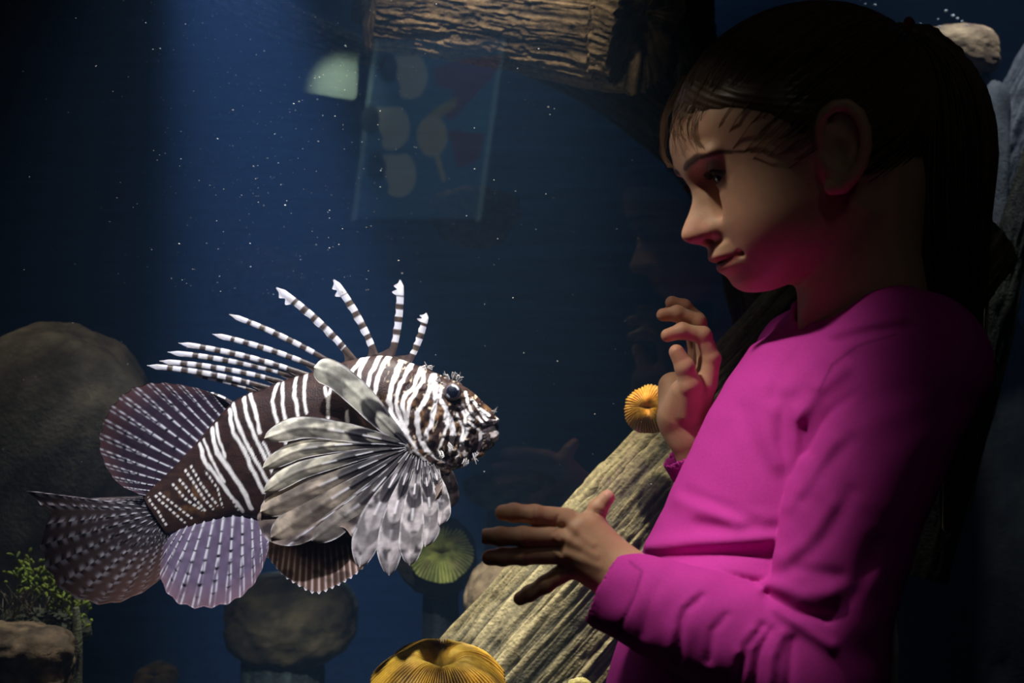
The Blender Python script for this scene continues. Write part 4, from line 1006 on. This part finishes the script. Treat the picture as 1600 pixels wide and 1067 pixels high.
# strands combed from the hairline to the tie
tie = np.array((-186.0, 120.0, 0.0)); cc0 = np.array((3.0, 45.0, 0.0))
def scalp(dirs, o):
    dirs = dirs/np.linalg.norm(dirs, axis=-1, keepdims=True)
    r = 1/np.sqrt((dirs[..., 0]/(201+o))**2+(dirs[..., 1]/(160+o))**2+(dirs[..., 2]/(150+o))**2)
    return cc0+dirs*r[..., None]
mb = MB(); ns = 0
def add_strand(mb, pts, r, sides=3, tone=1.0):
    vz, fz = tube(gw(pts), np.asarray(r)*K, sides); mb.add(vz, fz, HC*tone)
tdir = (tie-cc0)/np.linalg.norm(tie-cc0)
while ns < 4600:
    dv = RNG.normal(0, 1, 3); dv[2] = dv[2] if RNG.random() < 0.35 else abs(dv[2]); dv /= np.linalg.norm(dv)
    p = scalp(dv, 12)
    h_ = np.interp(p[0], [a for a, _ in sorted(HL)], [b_ for _, b_ in sorted(HL)])
    if p[1] < h_+2: continue
    if RNG.random() < 0.35:   # many start right at the hairline
        p[1] = h_+4*RNG.random()
        dv = (p-cc0)/np.linalg.norm(p-cc0)
        if p[2] < 5: continue
    om = math.acos(np.clip(dv@tdir, -1, 1))
    if om < 0.15: continue
    t = np.linspace(0, 1, 12)
    so = math.sin(om)
    path = (np.sin((1-t)*om)/so)[:, None]*dv+(np.sin(t*om)/so)[:, None]*tdir
    path = path+0.10*np.sin(t*np.pi)[:, None]*np.array((0.0, -1.0 if dv[1] < 0.75 else 0.2, 0))*min(om, 1.5)/1.5
    lift = 13+RNG.random()*4+np.sin(t*np.pi)*RNG.random()*3
    lift = np.minimum(lift, 4+t*55)
    path /= np.linalg.norm(path, axis=1)[:, None]
    rr = 1/np.sqrt((path[:, 0]/(201+lift))**2+(path[:, 1]/(160+lift))**2+(path[:, 2]/(150+lift))**2)
    q = cc0+path*rr[:, None]
    add_strand(mb, head_inv(q[:, 0], q[:, 1], q[:, 2]), np.interp(t, [0, 0.1, 0.9, 1], [0.2, 0.8, 1.1, 1.0]), 3, 0.75+0.9*RNG.random())
    ns += 1
# loose wisps over the forehead and temple
def wisp(pts, r=0.9, tone=1.6):
    r = r*0.55; tone = tone*1.3
    add_strand(mb, arc_resample(pts, 16), np.interp(np.linspace(0, 1, 16), [0, 0.5, 1], [r, r, 0.25]), 4, tone)
for k in range(70):
    j = RNG.normal(0, 5, 6); t = RNG.random()
    wisp([G(1096+30*t+j[0], 112+18*t, -30-50*t), G(1062+34*t+j[1], 158+14*t, -38-60*t), G(1050+38*t+j[2], 200+10*t, -40-66*t), G(1056+62*t+j[3]*1.5, 236+14*RNG.random(), -42-78*t)], 0.9, 1.2+0.9*RNG.random())
for k in range(40):
    j = RNG.normal(0, 4, 6)
    wisp([G(1075+j[0], 118, 5), G(1046+j[1]*0.8, 165, 0), G(1036+j[2]*0.7, 205, -5), G(1037+j[3]*0.6, 240+6*RNG.random(), -5), G(1048+j[4], 262, -8)], 0.85, 1.2+0.9*RNG.random())
for k in range(260):
    j = RNG.normal(0, 1, 6); t = RNG.random()
    wisp([G(1062+70*t, 178+18*t+j[0]*5, -55-75*t), G(1120+70*t, 178+25*t+j[1]*6, -95-52*t), G(1200+70*t, 200-30*t+j[2]*7, -140-20*t), G(1275+60*t, 190-70*t+j[3]*8, -165)], 0.9, 0.9+0.9*RNG.random())
mb.build('hair_strands', M_hair, girl)['kind'] = 'stuff'
# ponytail
pp = [(1404,52,8),(1438,62,4),(1470,100,0),(1488,160,0),(1490,240,4),(1484,330,14),(1482,430,40),(1488,540,70),(1496,650,90),(1490,760,100),(1478,850,104)]
pr = [20,30,42,54,62,58,52,42,32,22,8]
PG = np.array([G(*p) for p in pp]); PC = arc_resample(np.column_stack([PG, pr]), 60)
lo, hi, hs = (1370, -90, -900), (1590, 190, -20), 5.0
X, Y, Z = field_grid(lo, hi, hs)
d = chain(X, Y, Z, PC[::3, :3], PC[::3, 3]*0.9)
d = d+1.2*np.sin(X*0.42+Z*0.03)+1.0*np.sin(Y*0.5)
V, Fc = surface_nets(d, lo, hs)
tail = mesh_obj('ponytail', gw(V), Fc, M_hair, girl, HC*0.9)
mb = MB()
for k in range(620):
    a = RNG.random()*2*np.pi; rr = 0.80+0.28*RNG.random(); i0 = RNG.integers(0, 6); i1 = RNG.integers(38, 60)
    t = PC[i0:i1:3]
    ph = a+0.25*np.sin(np.linspace(0, 3, len(t))+a)
    off = np.stack([np.cos(ph)*t[:, 3]*rr, np.sin(ph)*t[:, 3]*rr, 0*ph], -1)
    if RNG.random() < 0.12: off[:, 0] += np.linspace(0, 1, len(t))**2*RNG.normal(6, 8)
    add_strand(mb, t[:, :3]+off, np.interp(np.linspace(0, 1, len(t)), [0, 0.7, 1], [1.4, 1.3, 0.4]), 3, 0.75+0.8*RNG.random())
o = mb.build('strands', M_hair, tail); o['kind'] = 'stuff'
# hair tie
th = np.linspace(0, 2*np.pi, 40)
c = G(1408, 54, 6)
ax = np.array((0.75, 0.0, -0.45)); ax /= np.linalg.norm(ax); e1 = np.array((0, 1.0, 0)); e2 = np.cross(ax, e1)
ring = c+23*(np.cos(th)[:, None]*e1+np.sin(th)[:, None]*e2)
mb = MB(); vz, fz = tube(gw(ring), (7+1.5*np.sin(th*9))*K, 10); mb.add(vz, fz, (0.16, 0.02, 0.02)); mb.build('hair_tie', M_shirt, girl)

# ---------------- magenta top
TY = math.radians(24)
tor = [(470,1350,60,110),(505,1348,100,150),(540,1342,150,185),(600,1326,180,200),(650,1306,190,203),(700,1284,194,203),(760,1254,194,200),(800,1236,193,198),(850,1208,192,195),(900,1196,196,195),(950,1186,202,196),(1067,1166,216,202),(1200,1160,220,206),(1500,1160,222,208)]
FO = [
 ([(1000,852),(1090,846),(1215,838)],13,9,0),([(1010,874),(1100,866),(1215,862)],11,-11,0),([(1040,884),(1110,890),(1210,905)],12,8,0),([(1090,906),(1150,918),(1215,928)],11,-10,0),([(1110,925),(1190,950)],10,6,0),
 ([(1085,800),(1150,812),(1235,812)],14,4,0),([(1095,822),(1160,830),(1230,826)],11,-5,0),([(1060,780),(1110,800),(1150,820)],10,4,0),([(1075,770),(1130,792),(1180,815)],9,-3.5,0),
 ([(1243,640),(1240,700),(1238,760)],9,5,-40),([(1262,700),(1290,645),(1330,600)],12,-10,-60),([(1248,650),(1275,610),(1320,575)],11,6,-30),([(1225,625),(1222,690),(1235,740)],12,-6,-20),([(1195,600),(1190,660),(1215,720)],16,5,0),([(1160,640),(1180,700),(1225,760)],13,-3,0),
 ([(1280,560),(1240,600),(1215,640)],14,5,0),([(1255,545),(1225,580),(1205,620)],10,-4,0),([(1300,520),(1355,505),(1410,495)],8,4,-40),([(1305,535),(1360,520),(1420,512)],8,-4,-40),([(1330,540),(1300,565),(1270,600)],9,3,-30),
 ([(1405,480),(1409,518)],6,2,-40),([(1400,522),(1340,540),(1300,570),(1280,610)],3.5,-3.0,-60),
 ([(1192,978),(1165,1010),(1150,1070)],6,-8,-60),([(1205,984),(1185,1020),(1178,1070)],5,-6,-60),([(1180,985),(1158,1020)],8,5,-60),([(1222,990),(1205,1030),(1202,1070)],8,6,-60),([(1240,1000),(1232,1070)],6,-5,-60),
 ([(1098,932),(1070,955),(1062,1000),(1060,1030)],6,-5,-60),([(1082,930),(1056,960),(1048,1010)],8,3,-60),([(1135,962),(1115,985),(1108,1030)],6,-4,-60),([(1030,915),(1012,950),(1005,990)],8,-2,-60),
 ([(1200,928),(1240,955),(1290,965)],9,-9,-100),([(1200,912),(1250,930),(1300,925)],12,6,-100),([(1215,950),(1260,985),(1300,1010)],9,6,-100),([(1205,900),(1250,890),(1310,900)],10,-4,-100),([(1225,870),(1260,850),(1300,790)],12,4,-100),([(1245,880),(1290,840),(1330,770)],12,-4,-100),([(1230,790),(1260,760),(1300,690)],12,4,-100),([(1255,780),(1290,730),(1330,690)],11,-4,-100),([(1300,960),(1340,920),(1370,850)],14,-5,-100),
 ([(985,878),(1003,893),(992,930),(975,968),(966,990)],3.0,-2.6,-60)]
col = [(1244,480,66),(1246,500,20),(1262,509,-30),(1292,512,-78),(1345,496,-112),(1400,480,-100),(1450,474,-55),(1476,482,10),(1440,476,90),(1380,474,112),(1310,470,112),(1262,472,96),(1244,480,66)]
cp = arc_resample([G(*p) for p in col], 40)
def shirt_field(X, Y, Z):
    s = (D+Y*K)/D; px = 800+(X-800)/s; py = 533.5+(-Z-533.5)/s
    zz = -Z; tz = [t[0] for t in tor]
    cx = np.interp(zz, tz, [t[1] for t in tor]); ta = np.interp(zz, tz, [t[2] for t in tor]); tb = np.interp(zz, tz, [t[3] for t in tor])
    fx = -(X-cx)*math.cos(TY)-Y*math.sin(TY); sx = (X-cx)*math.sin(TY)-Y*math.cos(TY)
    q = (np.abs(fx/ta)**2.2+np.abs(sx/tb)**2.2)**(1/2.2)
    d = ((q-1)*np.minimum(ta, tb)*0.93).astype(np.float32)
    d = smax(d, (490-zz)*0.8, 50)
    d = smax(d, zz-1420, 20)
    # shoulders
    d = smin(d, chain(X, Y, Z, [G(1385,520,-60), G(1432,560,-160)], [72, 92]), 70)
    d = smin(d, chain(X, Y, Z, [G(1310,520,80), G(1262,560,190)], [62, 78]), 60)
    # far upper arm and far sleeve
    far = chain(X, Y, Z, [G(1258,560,195), G(1180,740,215), G(1150,800,195)], [80, 74, 70])
    fs = chain(X, Y, Z, [G(1150,800,195), G(1078,704,G2+3)], [66, 52])
    d = smin(d, far, 30); d = smin(d, fs, 12)
    # near sleeve
    arm = chain(X, Y, Z, [G(1424,590,-180), G(1336,790,-214), G(1300,930,-228), G(1280,1040,-228)], [100, 96, 90, 88])
    fore = chain(X, Y, Z, [G(1280,1045,-228), G(1100,978,-185), G(1030,950,-160), G(962,924,-132)], [90, 80, 72, 62])
    slv = smin(arm, fore, 14)
    d = smin(d, smax(arm, (zz-640)*0.8, 60)-2, 50)     # sleeve head runs into the shoulder
    for pl, wd, a, ym in FO:
        k = a*(1.0 if a > 0 else 0.9)*np.exp(-(seg2(px, py, pl)/(wd*1.15))**2)*(1/(1+np.exp(np.clip((Y-ym)/12, -30, 30))))
        if ym <= -60: slv = slv-k
        else: d = d-k
    d = smin(d, slv, 4)
    d = d-0.7*np.sin(px*0.045+py*0.06+2*np.sin(py*0.02))*np.clip((py-560)/100, 0, 1)-0.3*np.sin(px*0.10-py*0.085+1.5*np.sin(px*0.03))
    # collar band
    cd = None
    for i in range(39):
        e = cone(X, Y, Z, cp[i], cp[i+1], 9, 9); cd = e if cd is None else np.minimum(cd, e)
    d = smin(d, cd, 12)
    # neck opening
    neck = chain(X, Y, Z, [np.array((1342, 0, -395)), np.array((1352, 2, -500))], [98, 104])
    d = smax(d, -(neck-3), 4)
    # sleeve openings
    d = smax(d, -chain(X, Y, Z, [G(985,935,-138), G(905,893,-118)], [50, 62]), 4)
    d = smax(d, -chain(X, Y, Z, [G(1086,718,G2+6), G(1048,650,G2-4)], [45, 62]), 4)
    return d
V, Fc = sculpt(shirt_field, (885, -360, -1480), (1585, 330, -430), 3.2, c=4, band=3.0)
s = (D+V[:, 1]*K)/D; px = 800+(V[:, 0]-800)/s; py = 533.5+(-V[:, 2]-533.5)/s
MG = np.array((0.52, 0.040, 0.345))
C = np.tile(MG, (len(V), 1))
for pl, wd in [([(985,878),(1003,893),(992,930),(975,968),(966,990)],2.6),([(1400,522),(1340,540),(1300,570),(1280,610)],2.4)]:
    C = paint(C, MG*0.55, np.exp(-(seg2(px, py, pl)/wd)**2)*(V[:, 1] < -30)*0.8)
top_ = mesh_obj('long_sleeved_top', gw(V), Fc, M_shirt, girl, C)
sm = top_.modifiers.new('smooth', 'SMOOTH'); sm.factor = 0.5; sm.iterations = 2

# ---------------- trousers and shoes, below the frame
lo, hi, hs = (880, -300, -2960), (1450, 300, -1380), 14.0
X, Y, Z = field_grid(lo, hi, hs)
d = ell(X, Y, Z, (1160, 0, -1440), (205, 195, 150))
for sy in (-1, 1):
    d = smin(d, chain(X, Y, Z, [(1160, sy*95, -1480), (1150, sy*105, -2120), (1190, sy*105, -2840)], [125, 88, 66]), 40)
V, Fc = surface_nets(d, lo, hs)
mesh_obj('trousers', gw(V), Fc, flat_mat('denim', (0.03, 0.04, 0.08), 0.9, 0.1, 0.4, 200, bump=0.2), girl)
M_shoe = flat_mat('shoe', (0.05, 0.05, 0.05), 0.6, 0.3, 0.3, 40, bump=0.1)
for sy in (-1, 1):
    lo, hi, hs = (930, sy*105-110, -2936), (1320, sy*105+110, -2760), 9.0
    X, Y, Z = field_grid(lo, hi, hs)
    d = smin(ell(X, Y, Z, (1110, sy*105, -2900), (150, 78, 58)), ell(X, Y, Z, (1195, sy*105, -2860), (85, 76, 80)), 40)
    d = smax(d, -2928-Z, 6)
    V, Fc = surface_nets(d, lo, hs)
    mesh_obj('shoe', gw(V), Fc, M_shoe, girl)
